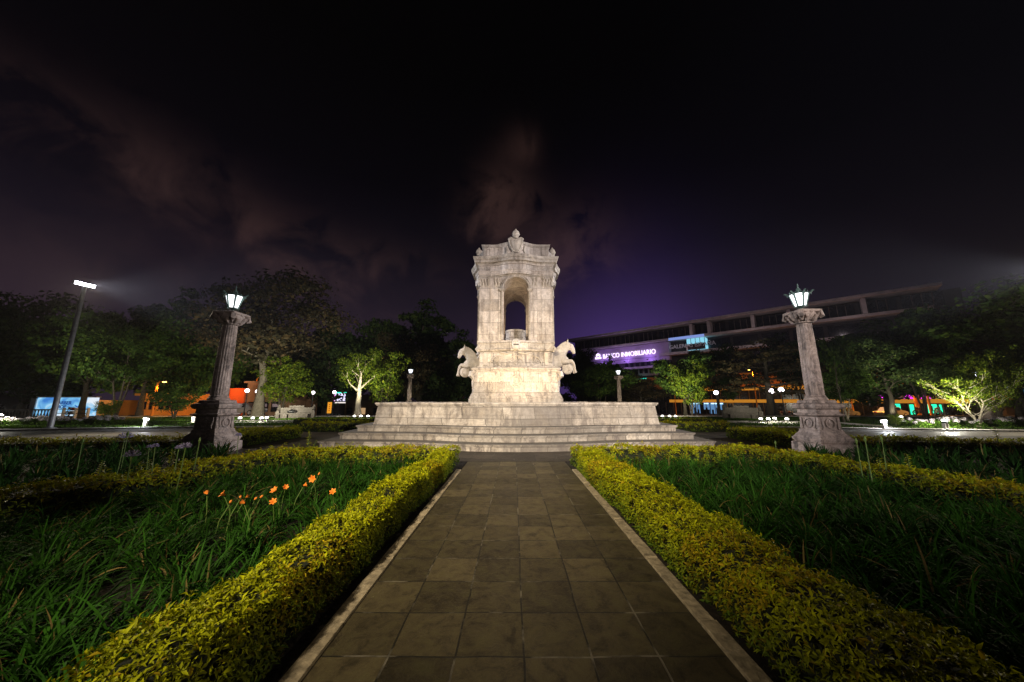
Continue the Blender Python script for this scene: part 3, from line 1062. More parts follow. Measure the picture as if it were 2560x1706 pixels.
def make_lantern(parent, z, s=1.0):
    f = MB()
    f.lathe([(0.10, 0.0), (0.09, 0.03), (0.035, 0.05), (0.035, 0.10), (0.09, 0.13), (0.15, 0.15), (0.15, 0.175)], 12, z0=z)
    zb, zt, rb, rt = z + 0.175, z + 0.60, 0.135, 0.245
    for k in range(6):
        a = 2 * PI * k / 6 + 0.3
        ca, sa = math.cos(a), math.sin(a)
        f.tube([(rb * ca * 1.04, rb * sa * 1.04, zb), (rt * ca * 1.04, rt * sa * 1.04, zt)], 0.026, 5)
        b2 = a + PI / 3
        f.tube([(rt * ca * 1.04, rt * sa * 1.04, zt), (rt * math.cos(b2) * 1.04, rt * math.sin(b2) * 1.04, zt)], 0.018, 5)
        # outward leaf finials on the crown
        f.tube([(rt * ca, rt * sa, zt), (rt * 1.25 * ca, rt * 1.25 * sa, zt + 0.015), (rt * 1.5 * ca, rt * 1.5 * sa, zt + 0.07), (rt * 1.62 * ca, rt * 1.62 * sa, zt + 0.045)],
               [0.02, 0.032, 0.024, 0.008], 6)
        f.tube([(rt * 1.2 * ca, rt * 1.2 * sa, zt), (rt * 1.28 * ca, rt * 1.28 * sa, zt - 0.07)], [0.02, 0.006], 5)
        f.tube([(rb * ca, rb * sa, zb), (rb * 1.4 * ca, rb * 1.4 * sa, zb - 0.03)], [0.02, 0.012], 5)
        mx, my = rt * 1.1 * math.cos(a + PI / 6), rt * 1.1 * math.sin(a + PI / 6)
        f.tube([(mx * 0.9, my * 0.9, zt), (mx, my, zt + 0.06)], [0.03, 0.008], 5)
    f.lathe([(rt * 1.02, zt - z + 0.012), (0.17, zt - z + 0.06), (0.09, zt - z + 0.10), (0.05, zt - z + 0.15), (0.06, zt - z + 0.18), (0.02, zt - z + 0.22), (0.014, zt - z + 0.36)], 12, z0=z)
    lant = f.build('lantern', M['iron'], parent)
    for k in range(6):
        a, b2 = 2 * PI * k / 6 + 0.3 + 0.16, 2 * PI * (k + 1) / 6 + 0.3 - 0.16
        m = MB()
        m.add([(rb * math.cos(a), rb * math.sin(a), zb), (rb * math.cos(b2), rb * math.sin(b2), zb), (rt * math.cos(b2), rt * math.sin(b2), zt - 0.01), (rt * math.cos(a), rt * math.sin(a), zt - 0.01),
               (rb * .9 * math.cos(a), rb * .9 * math.sin(a), zb), (rb * .9 * math.cos(b2), rb * .9 * math.sin(b2), zb), (rt * .93 * math.cos(b2), rt * .93 * math.sin(b2), zt - 0.01), (rt * .93 * math.cos(a), rt * .93 * math.sin(a), zt - 0.01)],
              [(0, 1, 2, 3), (7, 6, 5, 4), (0, 4, 5, 1), (3, 2, 6, 7), (1, 5, 6, 2), (0, 3, 7, 4)])
        m.build('pane', M['lamp_glass'], lant)
    return lant


def lamp_column(label, loc, group, grooves=True):
    t = thing('lamp_column', label, 'lamp post', loc, group=group)
    m = MB()
    sq(m, [(-0.05, 0.56), (0.30, 0.54), (0.325, 0.47), (0.36, 0.50), (0.44, 0.53), (0.47, 0.49), (0.53, 0.46), (0.62, 0.385), (0.70, 0.37), (0.72, 0.345), (1.10, 0.33),
           (1.12, 0.37), (1.16, 0.44), (1.19, 0.44), (1.21, 0.36), (1.33, 0.35), (1.36, 0.42), (1.44, 0.46), (1.50, 0.42), (1.53, 0.34), (1.60, 0.33), (1.62, 0.29)])
    ped = m.build('pedestal', M['post'], t, bevel=0.012)
    m = MB()
    for k in range(4):
        a = MB()
        a.ring((0, -0.352, 0.91), 0.135, 0.022, 'y', 24, 6)
        a.ball((0, -0.335, 0.91), (0.07, 0.03, 0.09), 10, 6)
        for sg in (-1, 1):
            a.tube([(sg * 0.24, -0.345, 0.74), (sg * 0.21, -0.36, 0.80), (sg * 0.235, -0.345, 0.92), (sg * 0.24, -0.345, 1.08)], [0.03, 0.022, 0.018, 0.016], 6)
        a.box(-0.25, 0.25, -0.352, -0.335, 1.06, 1.09)
        rot = list(a.v)
        for _ in range(k):
            rot = [(-y, x, z) for x, y, z in rot]
        m.add(rot, a.f)
    m.build('ring_relief', M['post'], ped, smooth=True)
    # fluted shaft with slight entasis and base torus
    m = MB()
    n = 60
    vs, fs = [], []
    lev = [(1.76, 0.232), (2.2, 0.232), (2.8, 0.226), (3.4, 0.217), (4.12, 0.20)]
    for z, r in lev:
        for j in range(n):
            a = 2 * PI * j / n
            rr = r * (1 - (0.06 if (j % 3 == 0) else 0.0))
            vs.append((rr * math.cos(a), rr * math.sin(a), z))
    for i in range(len(lev) - 1):
        for j in range(n):
            a, b = i * n + j, i * n + (j + 1) % n
            fs.append((a, b, b + n, a + n))
    m.add(vs, fs)
    m.lathe([(0.285, 1.61), (0.295, 1.65), (0.27, 1.69), (0.245, 1.71), (0.262, 1.735), (0.235, 1.765)], 32)
    m.build('shaft', M['post'], t, smooth=True)
    m = MB()
    m.lathe([(0.20, 4.10), (0.25, 4.12), (0.25, 4.155), (0.22, 4.17), (0.29, 4.22), (0.345, 4.32), (0.36, 4.40), (0.35, 4.46), (0.2, 4.47)], 24)
    for k in range(8):                            # acanthus leaves
        a = 2 * PI * (k + 0.5) / 8
        ca, sa = math.cos(a), math.sin(a)
        m.tube([(0.25 * ca, 0.25 * sa, 4.18), (0.32 * ca, 0.32 * sa, 4.24), (0.385 * ca, 0.385 * sa, 4.33), (0.40 * ca, 0.40 * sa, 4.28)], [0.05, 0.06, 0.05, 0.02], 7)
    for k in range(4):                            # corner volutes
        a = PI / 4 + k * PI / 2
        ca, sa = math.cos(a), math.sin(a)
        m.tube([(0.26 * ca, 0.26 * sa, 4.22), (0.37 * ca, 0.37 * sa, 4.36), (0.46 * ca, 0.46 * sa, 4.42), (0.48 * ca, 0.48 * sa, 4.31), (0.41 * ca, 0.41 * sa, 4.27)],
               [0.06, 0.08, 0.085, 0.075, 0.05], 8)
        b2 = k * PI / 2
        m.ball((0.33 * math.cos(b2), 0.33 * math.sin(b2), 4.45), (0.06, 0.06, 0.06), 8, 6)
    sq(m, [(4.44, 0.32), (4.46, 0.35), (4.52, 0.36), (4.54, 0.33)])
    m.build('capital', M['post'], t, smooth=True)
    make_lantern(t, 4.54)
    return t


lc = lamp_column('stone lamp column with glowing lantern behind the left flower bed, beside the orange building', (-9.62, 10.85, 0), 'stone lamp columns around the fountain')
copy_thing(lc, 'stone lamp column with glowing lantern on the right, under the roofline of the curved mall', (9.62, 10.62, 0), rz=0.0)
copy_thing(lc, 'distant small lamp column left of the fountain tower above the basin rim', (-12.6, 40.0, -0.15), rz=0.2, scale=1.07)
copy_thing(lc, 'distant small lamp column right of the fountain tower, below the bank sign', (12.7, 40.0, -0.30), rz=0.2, scale=1.07)
# ------------------------------------------------------------------ dark lamp column at the far right
P = at(2448, 938, 25.0)
t = thing('lamp_post', 'dark lamp post with small lit lantern among the leaves at far right', 'lamp post', (P.x, 25.0, 0))
m = MB()
sq(m, [(-0.05, 0.34), (0.5, 0.30), (0.55, 0.24), (0.7, 0.22)])
m.tube([(0, 0, 0.6), (0, 0, 3.0)], [0.20, 0.15], 14)
m.lathe([(0.15, 2.95), (0.26, 3.08), (0.28, 3.16), (0.1, 3.18)], 14)
m.build('post', M['post'], t, smooth=True)
make_lantern(t, 3.14)


# ------------------------------------------------------------------ flood light masts
def flood_mast(label, loc, aim, power, H=8.8, color=(0.90, 0.92, 1.0), angle=46, head=0.95, blend=0.6, radius=0.25, fill_power=0):
    t = thing('floodlight_mast', label, 'floodlight', loc, group='tall floodlight masts round the square')
    m = MB()
    m.tube([(0, 0, -0.1), (0, 0, 0.05), (0, 0, H)], [0.13, 0.13, 0.10], 14)
    m.lathe([(0.26, -0.02), (0.26, 0.03), (0.15, 0.05)], 14)
    m.build('pole', M['grey_metal'], t, smooth=True)
    d = (Vector(aim) - Vector(loc) - Vector((0, 0, H)))
    az_ = math.atan2(d.y, d.x)
    h = bpy.data.objects.new('floodlight_head', None)
    m = MB()
    m.box(-0.16, 0.0, -head / 2, head / 2, -0.12, 0.12)
    m.tube([(-0.08, 0, -0.2), (-0.08, 0, 0.0)], 0.05, 8)
    for k in range(7):
        m.box(-0.22, -0.16, -head / 2 + 0.05 + k * (head - 0.12) / 6, -head / 2 + 0.07 + k * (head - 0.12) / 6, -0.15, 0.15)
    hd = m.build('floodlight_head', M['grey_metal'], t, bevel=0.01)
    C.objects.unlink(hd); C.objects.link(hd)
    bpy.data.objects.remove(h)
    tilt = math.atan2(d.z, math.hypot(d.x, d.y))
    hd.location = (0, 0, H + 0.17)
    hd.rotation_euler = (0, -tilt * 0.8, az_)
    m = MB()
    m.box(0.002, 0.012, -head / 2 + 0.03, head / 2 - 0.03, -0.095, 0.095)
    m.build('lit_panel', M['flood_led'], hd)
    u = d.normalized()
    lamp('SPOT', 'flood_beam', (u.x * 0.25, u.y * 0.25, H + 0.17 + u.z * 0.25), power, color, radius, aim=aim, angle=angle, blend=blend, parent=t)
    if fill_power:
        lamp('SPOT', 'added_flood_fill', (u.x * 0.3, u.y * 0.3, H - 0.05), fill_power, (1.0, 0.84, 0.60), 0.2, aim=(loc[0] * 0.35, 9.0, 0), angle=75, blend=1.0, parent=t)  # added warm spot brightens the outer beds, apart from the head's own beam
    return t


M_LEFT = flood_mast('tall grey mast with blazing white floodlight head at the left edge', (-27.3, 19.9, 0), (0.1, 14.5, 4.2), 34000, H=8.7, angle=33, blend=0.9, fill_power=7500)
flood_mast('tall grey mast with a floodlight head outside the view to the right', (36.5, 20.5, 0), (0.1, 14.5, 4.2), 46000, H=10.2, angle=27, blend=0.9, fill_power=9000)
flood_mast('floodlight mast standing behind the viewer to the left', (-5.2, -10.0, 0), (0.5, 12.6, 0.8), 33000, color=(1.0, 0.84, 0.60), angle=39.5, H=8.5, blend=1.0)
flood_mast('floodlight mast standing behind the viewer to the right', (16.0, -14.0, 0), (0.0, 18.0, 5.4), 39000, color=(1.0, 0.905, 0.87), angle=43, H=9.0, blend=1.0)

# warm lights set low in the basin wash the tower from below
for sx, sy, pw in ((-1.1, -4.2, 320), (1.3, -4.2, 340), (-4.3, 0.5, 170), (4.3, 0.5, 170)):
    t = thing('basin_floodlight', {(-1.1, -4.2): 'small floodlight under the water line at the front left of the tower', (1.3, -4.2): 'small floodlight under the water line at the front right of the tower',
              (-4.3, 0.5): 'small floodlight in the basin left of the tower', (4.3, 0.5): 'small floodlight in the basin right of the tower'}[(sx, sy)],
              'floodlight', (FX + sx, FY + sy, 1.20), group='floodlights inside the fountain basin')
    m = MB()
    m.lathe([(0.10, 0.0), (0.12, 0.04), (0.12, 0.10), (0.10, 0.12)], 14)
    m.build('housing', M['dark_metal'], t, smooth=True)
    m = MB()
    m.lathe([(0.09, 0.122), (0.07, 0.128), (0.005, 0.13)], 14)
    m.build('lens', emit('basin_lens', (1.0, 0.75, 0.42), 6.0, sample=False), t, smooth=True)
    lamp('SPOT', 'basin_beam', (0, 0, 0.16), pw, (1.0, 0.74, 0.42), 0.08, aim=(FX + sx * 0.2, FY - (0.9 if sy < 0 else 0), 4.6), angle=95, blend=0.9, parent=t)


# a small lamp added in the inner well to brighten the vault
wl_ = MB().lathe([(0.10, 5.30), (0.12, 5.34), (0.12, 5.40), (0.10, 5.42)], 14).build('added_well_lamp', M['dark_metal'], fountain, smooth=True)
lamp('POINT', 'added_well_light', (0, 0, 5.62), 26, (1.0, 0.72, 0.42), 0.04, parent=fountain)
MB().lathe([(0.50, 5.20), (0.50, 5.30), (0.3, 5.31)], 24).build('well_floor', M['trim'], fountain, smooth=True)

# ------------------------------------------------------------------ globe lamps, bollards, ground floods, street lights
def globe_lamp(label, px, py, Y, pybase, r=0.22):
    p = at(px, py, Y)
    gz = ground_z(p.x, Y)
    t = thing('globe_lamp', label, 'street lamp', (p.x, Y, gz), group='globe lamps round the square')
    h = p.z - gz
    m = MB()
    m.lathe([(0.12, -0.05), (0.12, 0.30), (0.07, 0.36), (0.055, 0.5), (0.045, h - r - 0.10), (0.10, h - r - 0.06), (0.12, h - r)], 12)
    m.build('post', M['dark_metal'], t, smooth=True)
    m = MB()
    m.ball((0, 0, h), (r, r, r), 20, 14)
    m.build('globe', M['globe'], t, smooth='full')


globe_lamp('globe lamp in front of the orange wall, left of a close pair', 618, 977, 38, 0)
globe_lamp('globe lamp in front of the orange wall, right of a close pair', 644, 979, 39, 0)
globe_lamp('globe lamp in the dark gap between the trees left of the fountain', 783, 982, 39, 0, 0.19)
globe_lamp('globe lamp beside the neon sign left of the fountain', 836, 981, 39, 0, 0.19)
globe_lamp('globe lamp against the bright green foliage right of the fountain', 1736, 981, 38, 0)
globe_lamp('globe lamp in front of the blue lit shop window', 1790, 982, 38, 0, 0.24)
globe_lamp('globe lamp below the orange fascia, left of a close pair near the right column', 1929, 978, 36, 0, 0.24)
globe_lamp('globe lamp below the orange fascia, right of a close pair near the right column', 1953, 975, 35, 0, 0.26)

M['bollard_lens'] = emit('lit_bollard_head', (0.95, 0.97, 1.0), 16.0, sample=False)


def bollard(label, px, py, pyt, rz=0.0):
    p = on_ground(px, py)
    t = thing('bollard_light', label, 'bollard light', p, rz, group='square bollard lights along the kerbs')
    m = MB()
    m.box(-0.075, 0.075, -0.075, 0.075, -0.03, 0.38)
    m.build('body', M['concrete'], t, bevel=0.012)
    m = MB()
    m.box(-0.085, 0.085, -0.085, 0.085, 0.38, 0.50)
    m.build('head', M['bollard_lens'], t, bevel=0.01)
    m = MB()
    m.box(-0.095, 0.095, -0.095, 0.095, 0.50, 0.52)
    m.build('lid', M['concrete'], t)
    lamp('POINT', 'bollard_glow', (0.02, -0.14, 0.45), 200, (0.92, 0.95, 1.0), 0.02, parent=t)


bollard('square bollard light on the pale kerb left of the left lamp column', 362, 1067, 0, 0.2)
bollard('square bollard light on the pale kerb at right, near the yellow-green flowers', 2213, 1074, 0, -0.2)


def ground_flood(label, px, py, Y, aim, power, col=(1.0, 0.93, 0.72), group='ground floodlights lighting the trees', angle=85):
    p = at(px, py, Y)
    gz = ground_z(p.x, Y)
    h = max(p.z - gz, 0.18)
    d = Vector(aim) - Vector((p.x, Y, gz + h))
    t = thing('ground_floodlight', label, 'floodlight', (p.x, Y, gz), 0.0, group)
    m = MB()
    m.box(-0.10, 0.10, -0.08, 0.08, -0.04, h - 0.1)
    m.build('base', M['concrete'], t)
    m = MB()
    m.lathe([(0.09, -0.11), (0.125, -0.09), (0.125, 0.02), (0.11, 0.03)], 14, z0=h)
    m.build('housing', M['dark_metal'], t, smooth=True)
    m = MB()
    m.ball((0, 0, h + 0.03), (0.115, 0.115, 0.09), 16, 10)
    m.build('lens', M['flood_small'], t, smooth='full')
    if power:
        u = d.normalized() * 0.45
        lamp('SPOT', 'flood_beam', (u.x, u.y, h + 0.1 + max(u.z, 0.15)), power, col, 0.03, aim=aim, angle=angle, blend=0.8, parent=t)
    return t




# ------------------------------------------------------------------ hedges
def norm(a):
    return a / np.maximum(np.linalg.norm(a, axis=1, keepdims=True), 1e-9)


def leaf_batch(P, Tn, Nn, L, W, col, droop=0.25, fold=0.25):
    """pointed folded leaves: P base, Tn direction, Nn normal, L length, W width -> verts, tris, colours"""
    n = len(P)
    Tn = norm(Tn)
    Bn = norm(np.cross(Tn, Nn))
    Nn = norm(np.cross(Bn, Tn))
    L = L[:, None]; W = W[:, None]
    v0 = P
    v1 = P + Tn * L * 0.5 - Bn * W * 0.5 + Nn * W * fold
    v2 = P + Tn * L - Nn * L * droop
    v3 = P + Tn * L * 0.5 + Bn * W * 0.5 + Nn * W * fold
    v4 = P + Tn * L * 0.55
    V = np.stack([v0, v1, v2, v3, v4], 1).reshape(-1, 3)
    base = (np.arange(n) * 5)[:, None]
    T = np.stack([base + np.array([0, 4, 1]), base + np.array([1, 4, 2]), base + np.array([0, 3, 4]), base + np.array([3, 2, 4])], 1).reshape(-1, 3)
    Cc = np.repeat(col, 5, axis=0)
    return V, T, Cc


def catmull(pts, step=0.25):
    P = [np.array(p, float) for p in pts]
    P = [2 * P[0] - P[1]] + P + [2 * P[-1] - P[-2]]
    out_ = []
    for i in range(1, len(P) - 2):
        n = max(2, int(np.linalg.norm(P[i + 1] - P[i]) / step))
        for k in range(n):
            t = k / n
            a, b, c, d = P[i - 1], P[i], P[i + 1], P[i + 2]
            out_.append(0.5 * ((2 * b) + (-a + c) * t + (2 * a - 5 * b + 4 * c - d) * t * t + (-a + 3 * b - 3 * c + d) * t ** 3))
    out_.append(P[-2])
    return np.array(out_)


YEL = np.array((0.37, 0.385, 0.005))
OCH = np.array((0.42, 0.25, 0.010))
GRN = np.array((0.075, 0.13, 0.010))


def hedge(label, pts, w, h, shoots, leaf, yellow=YEL, green=GRN, group=None, k=5, tall=0.0, smooth_path=True, greenside=0.35, w_end=None, orange=0.05):
    line = catmull(pts) if smooth_path else np.array(pts, float)
    seg = np.diff(line, axis=0)
    sl = np.linalg.norm(seg, axis=1)
    cum = np.concatenate([[0], np.cumsum(sl)])
    Lt = cum[-1]
    per = 2 * h + w
    n = int((per * Lt + 2 * w * h) * shoots)
    s = rng.random(n) * Lt
    u = rng.random(n)
    endcap = rng.random(n) < (2 * w * h) / (per * Lt + 2 * w * h)
    s = np.where(endcap, np.where(rng.random(n) < .5, 0.0, Lt), s)
    i = np.clip(np.searchsorted(cum, s, side='right') - 1, 0, len(sl) - 1)
    f = ((s - cum[i]) / sl[i])[:, None]
    c = line[i] + seg[i] * f
    d = seg[i] / sl[i][:, None]
    nr = np.stack([-d[:, 1], d[:, 0]], 1)
    ww = w * (1 + 0.07 * np.sin(s * 2.3 + 1.0) + 0.05 * np.sin(s * 5.1))
    if w_end is not None:
        ww = ww * (1 + (w_end / w - 1) * (s / Lt))
    hh = h * (1 + 0.06 * np.sin(s * 1.7) + 0.05 * np.sin(s * 4.3 + 2) + 0.03 * np.sin(s * 11.0))
    q = u * per
    side = np.where(q < h, -1, np.where(q < h + w, 0, 1))
    lat = np.where(side == 0, (q - h) / w - 0.5, side * 0.5)
    z = np.where(side == -1, q / h, np.where(side == 0, 1.0, (q - h - w) / h))
    lat = np.where(endcap, rng.random(n) - 0.5, lat)
    z = np.where(endcap, rng.random(n), z)
    side = np.where(endcap, 2, side)
    # rounded shoulders and soft swelling of the faces
    rnd = np.where(side == 0, -(np.abs(lat) * 2) ** 4 * 0.14, 0)
    pin = np.where(np.abs(side) == 1, -(z ** 5) * 0.10, 0)
    zz = hh * (z + rnd)
    lx = lat * ww * (1 + pin)
    P = np.zeros((n, 3))
    P[:, :2] = c + nr * lx[:, None]
    P[:, 2] = zz
    Nn = np.zeros((n, 3))
    Nn[:, :2] = nr * (np.where(np.abs(side) == 1, side, lat * 0.6))[:, None]
    Nn[:, 2] = np.where(side == 0, 1.0, 0.35)
    ec = side == 2
    Nn[ec, :2] = d[ec] * np.where(s[ec] < Lt / 2, -1, 1)[:, None]
    Nn = norm(Nn + rng.normal(0, 0.22, (n, 3)))
    lump = 0.5 + 0.5 * np.sin(P[:, 0] * 9.0 + np.sin(P[:, 1] * 7)) * np.sin(P[:, 1] * 8.0 + P[:, 2] * 11)
    P += Nn * (rng.normal(0, 0.012, n) + (lump - 0.5) * 0.045)[:, None]
    if tall > 0:
        tl = (side == 0) & (rng.random(n) < tall)
        P[tl, 2] += rng.random(tl.sum()) * 0.10
    ax = norm(Nn + np.array([0, 0, 0.45]) + rng.normal(0, 0.25, (n, 3)))
    # leaves of each shoot
    rep = np.repeat(np.arange(n), k)
    kk = np.tile(np.arange(k), n)
    a0 = rng.random(n)[rep] * 6.28 + kk * 2.4
    ref = np.where(np.abs(ax[:, 2:3]) < 0.9, np.array([[0, 0, 1.0]]), np.array([[1.0, 0, 0]]))
    e1 = norm(np.cross(ax, ref)); e2 = np.cross(ax, e1)
    el = np.clip(rng.normal(0.95, 0.3, len(rep)), 0.25, 1.5)
    r = e1[rep] * np.cos(a0)[:, None] + e2[rep] * np.sin(a0)[:, None]
    Tn = ax[rep] * np.cos(el)[:, None] + r * np.sin(el)[:, None]
    Nl = ax[rep] * np.sin(el)[:, None] - r * np.cos(el)[:, None]
    Nl = Nl + rng.normal(0, 0.25, Nl.shape)
    off = (kk / k - 0.6)[:, None] * leaf * 0.8
    PP = P[rep] + ax[rep] * off + r * leaf * 0.08
    Ls = leaf * rng.uniform(0.65, 1.25, len(rep))
    Ws = Ls * rng.uniform(0.30, 0.44, len(rep))
    zrel = (z[rep] + rng.normal(0, 0.12, len(rep)))
    isTop = (side[rep] == 0)
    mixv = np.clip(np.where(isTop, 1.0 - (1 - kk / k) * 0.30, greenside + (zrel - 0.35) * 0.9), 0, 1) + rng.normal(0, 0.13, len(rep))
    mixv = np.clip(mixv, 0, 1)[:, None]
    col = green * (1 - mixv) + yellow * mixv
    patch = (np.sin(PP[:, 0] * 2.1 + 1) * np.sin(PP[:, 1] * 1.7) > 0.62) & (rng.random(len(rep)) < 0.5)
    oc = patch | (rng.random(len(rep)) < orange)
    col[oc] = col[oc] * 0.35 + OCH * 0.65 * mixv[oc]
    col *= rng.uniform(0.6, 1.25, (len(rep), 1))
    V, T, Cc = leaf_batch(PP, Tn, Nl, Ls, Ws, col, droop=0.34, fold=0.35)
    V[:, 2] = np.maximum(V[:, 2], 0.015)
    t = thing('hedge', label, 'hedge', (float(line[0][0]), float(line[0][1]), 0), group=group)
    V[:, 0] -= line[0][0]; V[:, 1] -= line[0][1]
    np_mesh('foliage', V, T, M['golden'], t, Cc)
    # twiggy core
    b = MB()
    vs, fs = [], []
    prof = [(-0.46, 0.0), (-0.45, 0.75), (-0.38, 0.88), (0.38, 0.88), (0.45, 0.75), (0.46, 0.0)]
    n2 = len(line)
    ins = min(0.06 / max(h, 0.1), 0.2)
    for j in range(n2):
        dd = line[min(j + 1, n2 - 1)] - line[max(j - 1, 0)]
        dd = dd / np.linalg.norm(dd)
        nn_ = np.array([-dd[1], dd[0]])
        cc = line[j].copy()
        if j == 0: cc = cc + dd * 0.05
        if j == n2 - 1: cc = cc - dd * 0.05
        sw = w * (1 if w_end is None else (1 + (w_end / w - 1) * cum[j] / Lt))
        for (l_, z_) in prof:
            q_ = cc + nn_ * l_ * (sw - 0.07)
            vs.append((q_[0] - line[0][0], q_[1] - line[0][1], z_ * h))
    m_ = len(prof)
    for j in range(n2 - 1):
        for q_ in range(m_ - 1):
            a = j * m_ + q_
            fs.append((a, a + 1, a + m_ + 1, a + m_))
    fs.append(tuple(range(m_))); fs.append(tuple((n2 - 1) * m_ + q_ for q_ in reversed(range(m_))))
    b.add(vs, fs)
    b.build('twigs', M['hedge_core'], t)
    return t


HG = 'clipped golden hedges around the flower beds'
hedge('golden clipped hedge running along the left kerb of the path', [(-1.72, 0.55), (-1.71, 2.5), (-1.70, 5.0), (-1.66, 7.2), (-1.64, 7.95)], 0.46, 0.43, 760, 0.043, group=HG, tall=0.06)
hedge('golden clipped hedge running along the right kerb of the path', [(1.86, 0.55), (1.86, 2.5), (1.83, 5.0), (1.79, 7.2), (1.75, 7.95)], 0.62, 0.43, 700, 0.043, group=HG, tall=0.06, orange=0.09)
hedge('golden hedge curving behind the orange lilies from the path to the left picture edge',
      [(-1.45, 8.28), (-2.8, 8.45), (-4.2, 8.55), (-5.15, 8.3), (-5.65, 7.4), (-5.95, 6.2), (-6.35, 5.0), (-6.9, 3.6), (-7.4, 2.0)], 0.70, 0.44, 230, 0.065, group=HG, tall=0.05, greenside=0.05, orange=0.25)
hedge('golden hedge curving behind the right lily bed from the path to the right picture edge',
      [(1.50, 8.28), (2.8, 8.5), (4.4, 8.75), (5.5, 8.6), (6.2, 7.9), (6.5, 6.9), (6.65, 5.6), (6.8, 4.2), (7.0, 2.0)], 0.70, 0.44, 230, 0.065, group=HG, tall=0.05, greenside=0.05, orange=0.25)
MIDG = 'clipped hedges of the outer garden beds'
mid_h = [
    ('clipped hedge standing left of the fountain steps, beside the left lamp column', [(-9.95, 11.9), (-9.80, 15.0)], 0.8, 0.44, 110),
    ('clipped hedge standing right of the fountain steps, beside the right lamp column', [(9.95, 11.7), (9.75, 14.9)], 0.8, 0.44, 110),
    ('low hedge behind the left lamp column running away to the left', [(-10.3, 15.1), (-11.6, 15.15), (-13.0, 15.1)], 0.7, 0.36, 90),
    ('low hedge behind the right lamp column running away to the right', [(10.3, 15.0), (11.6, 15.0), (13.0, 14.9)], 0.7, 0.36, 90),
    ('long hedge touching the left corner of the basin, beyond the cross path', [(-6.9, 18.0), (-8.6, 18.0), (-11.2, 18.0)], 0.8, 0.46, 70),
    ('long hedge touching the right corner of the basin, beyond the cross path', [(6.9, 17.8), (8.6, 17.8), (11.2, 17.9)], 0.8, 0.46, 70),
    ('farther hedge left of the basin, in front of the lit tree', [(-7.0, 22.4), (-10.0, 22.6), (-14.5, 22.4)], 0.9, 0.42, 35),
    ('farther hedge right of the basin, in front of the tree lit green', [(7.0, 22.2), (10.5, 22.4), (13.0, 22.4)], 0.9, 0.42, 35),
    ('shaggy hedge behind the agapanthus at the left edge of the picture', [(-10.5, 10.7), (-13.5, 10.4), (-16.0, 9.3), (-18.5, 7.6)], 0.8, 0.42, 110),
    ('shaggy hedge behind the dark bed at the right edge of the picture', [(10.7, 10.7), (13.5, 10.4), (16.0, 9.3), (18.5, 7.6)], 0.8, 0.42, 110),
]
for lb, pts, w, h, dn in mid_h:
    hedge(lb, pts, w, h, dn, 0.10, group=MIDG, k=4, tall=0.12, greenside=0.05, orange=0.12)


# ------------------------------------------------------------------ strap-leaved beds
def inside(poly, x, y):
    c = np.zeros(len(x), bool)
    j = len(poly) - 1
    for i in range(len(poly)):
        xi, yi = poly[i]; xj, yj = poly[j]
        c ^= ((yi > y) != (yj > y)) & (x < (xj - xi) * (y - yi) / (yj - yi + 1e-12) + xi)
        j = i
    return c


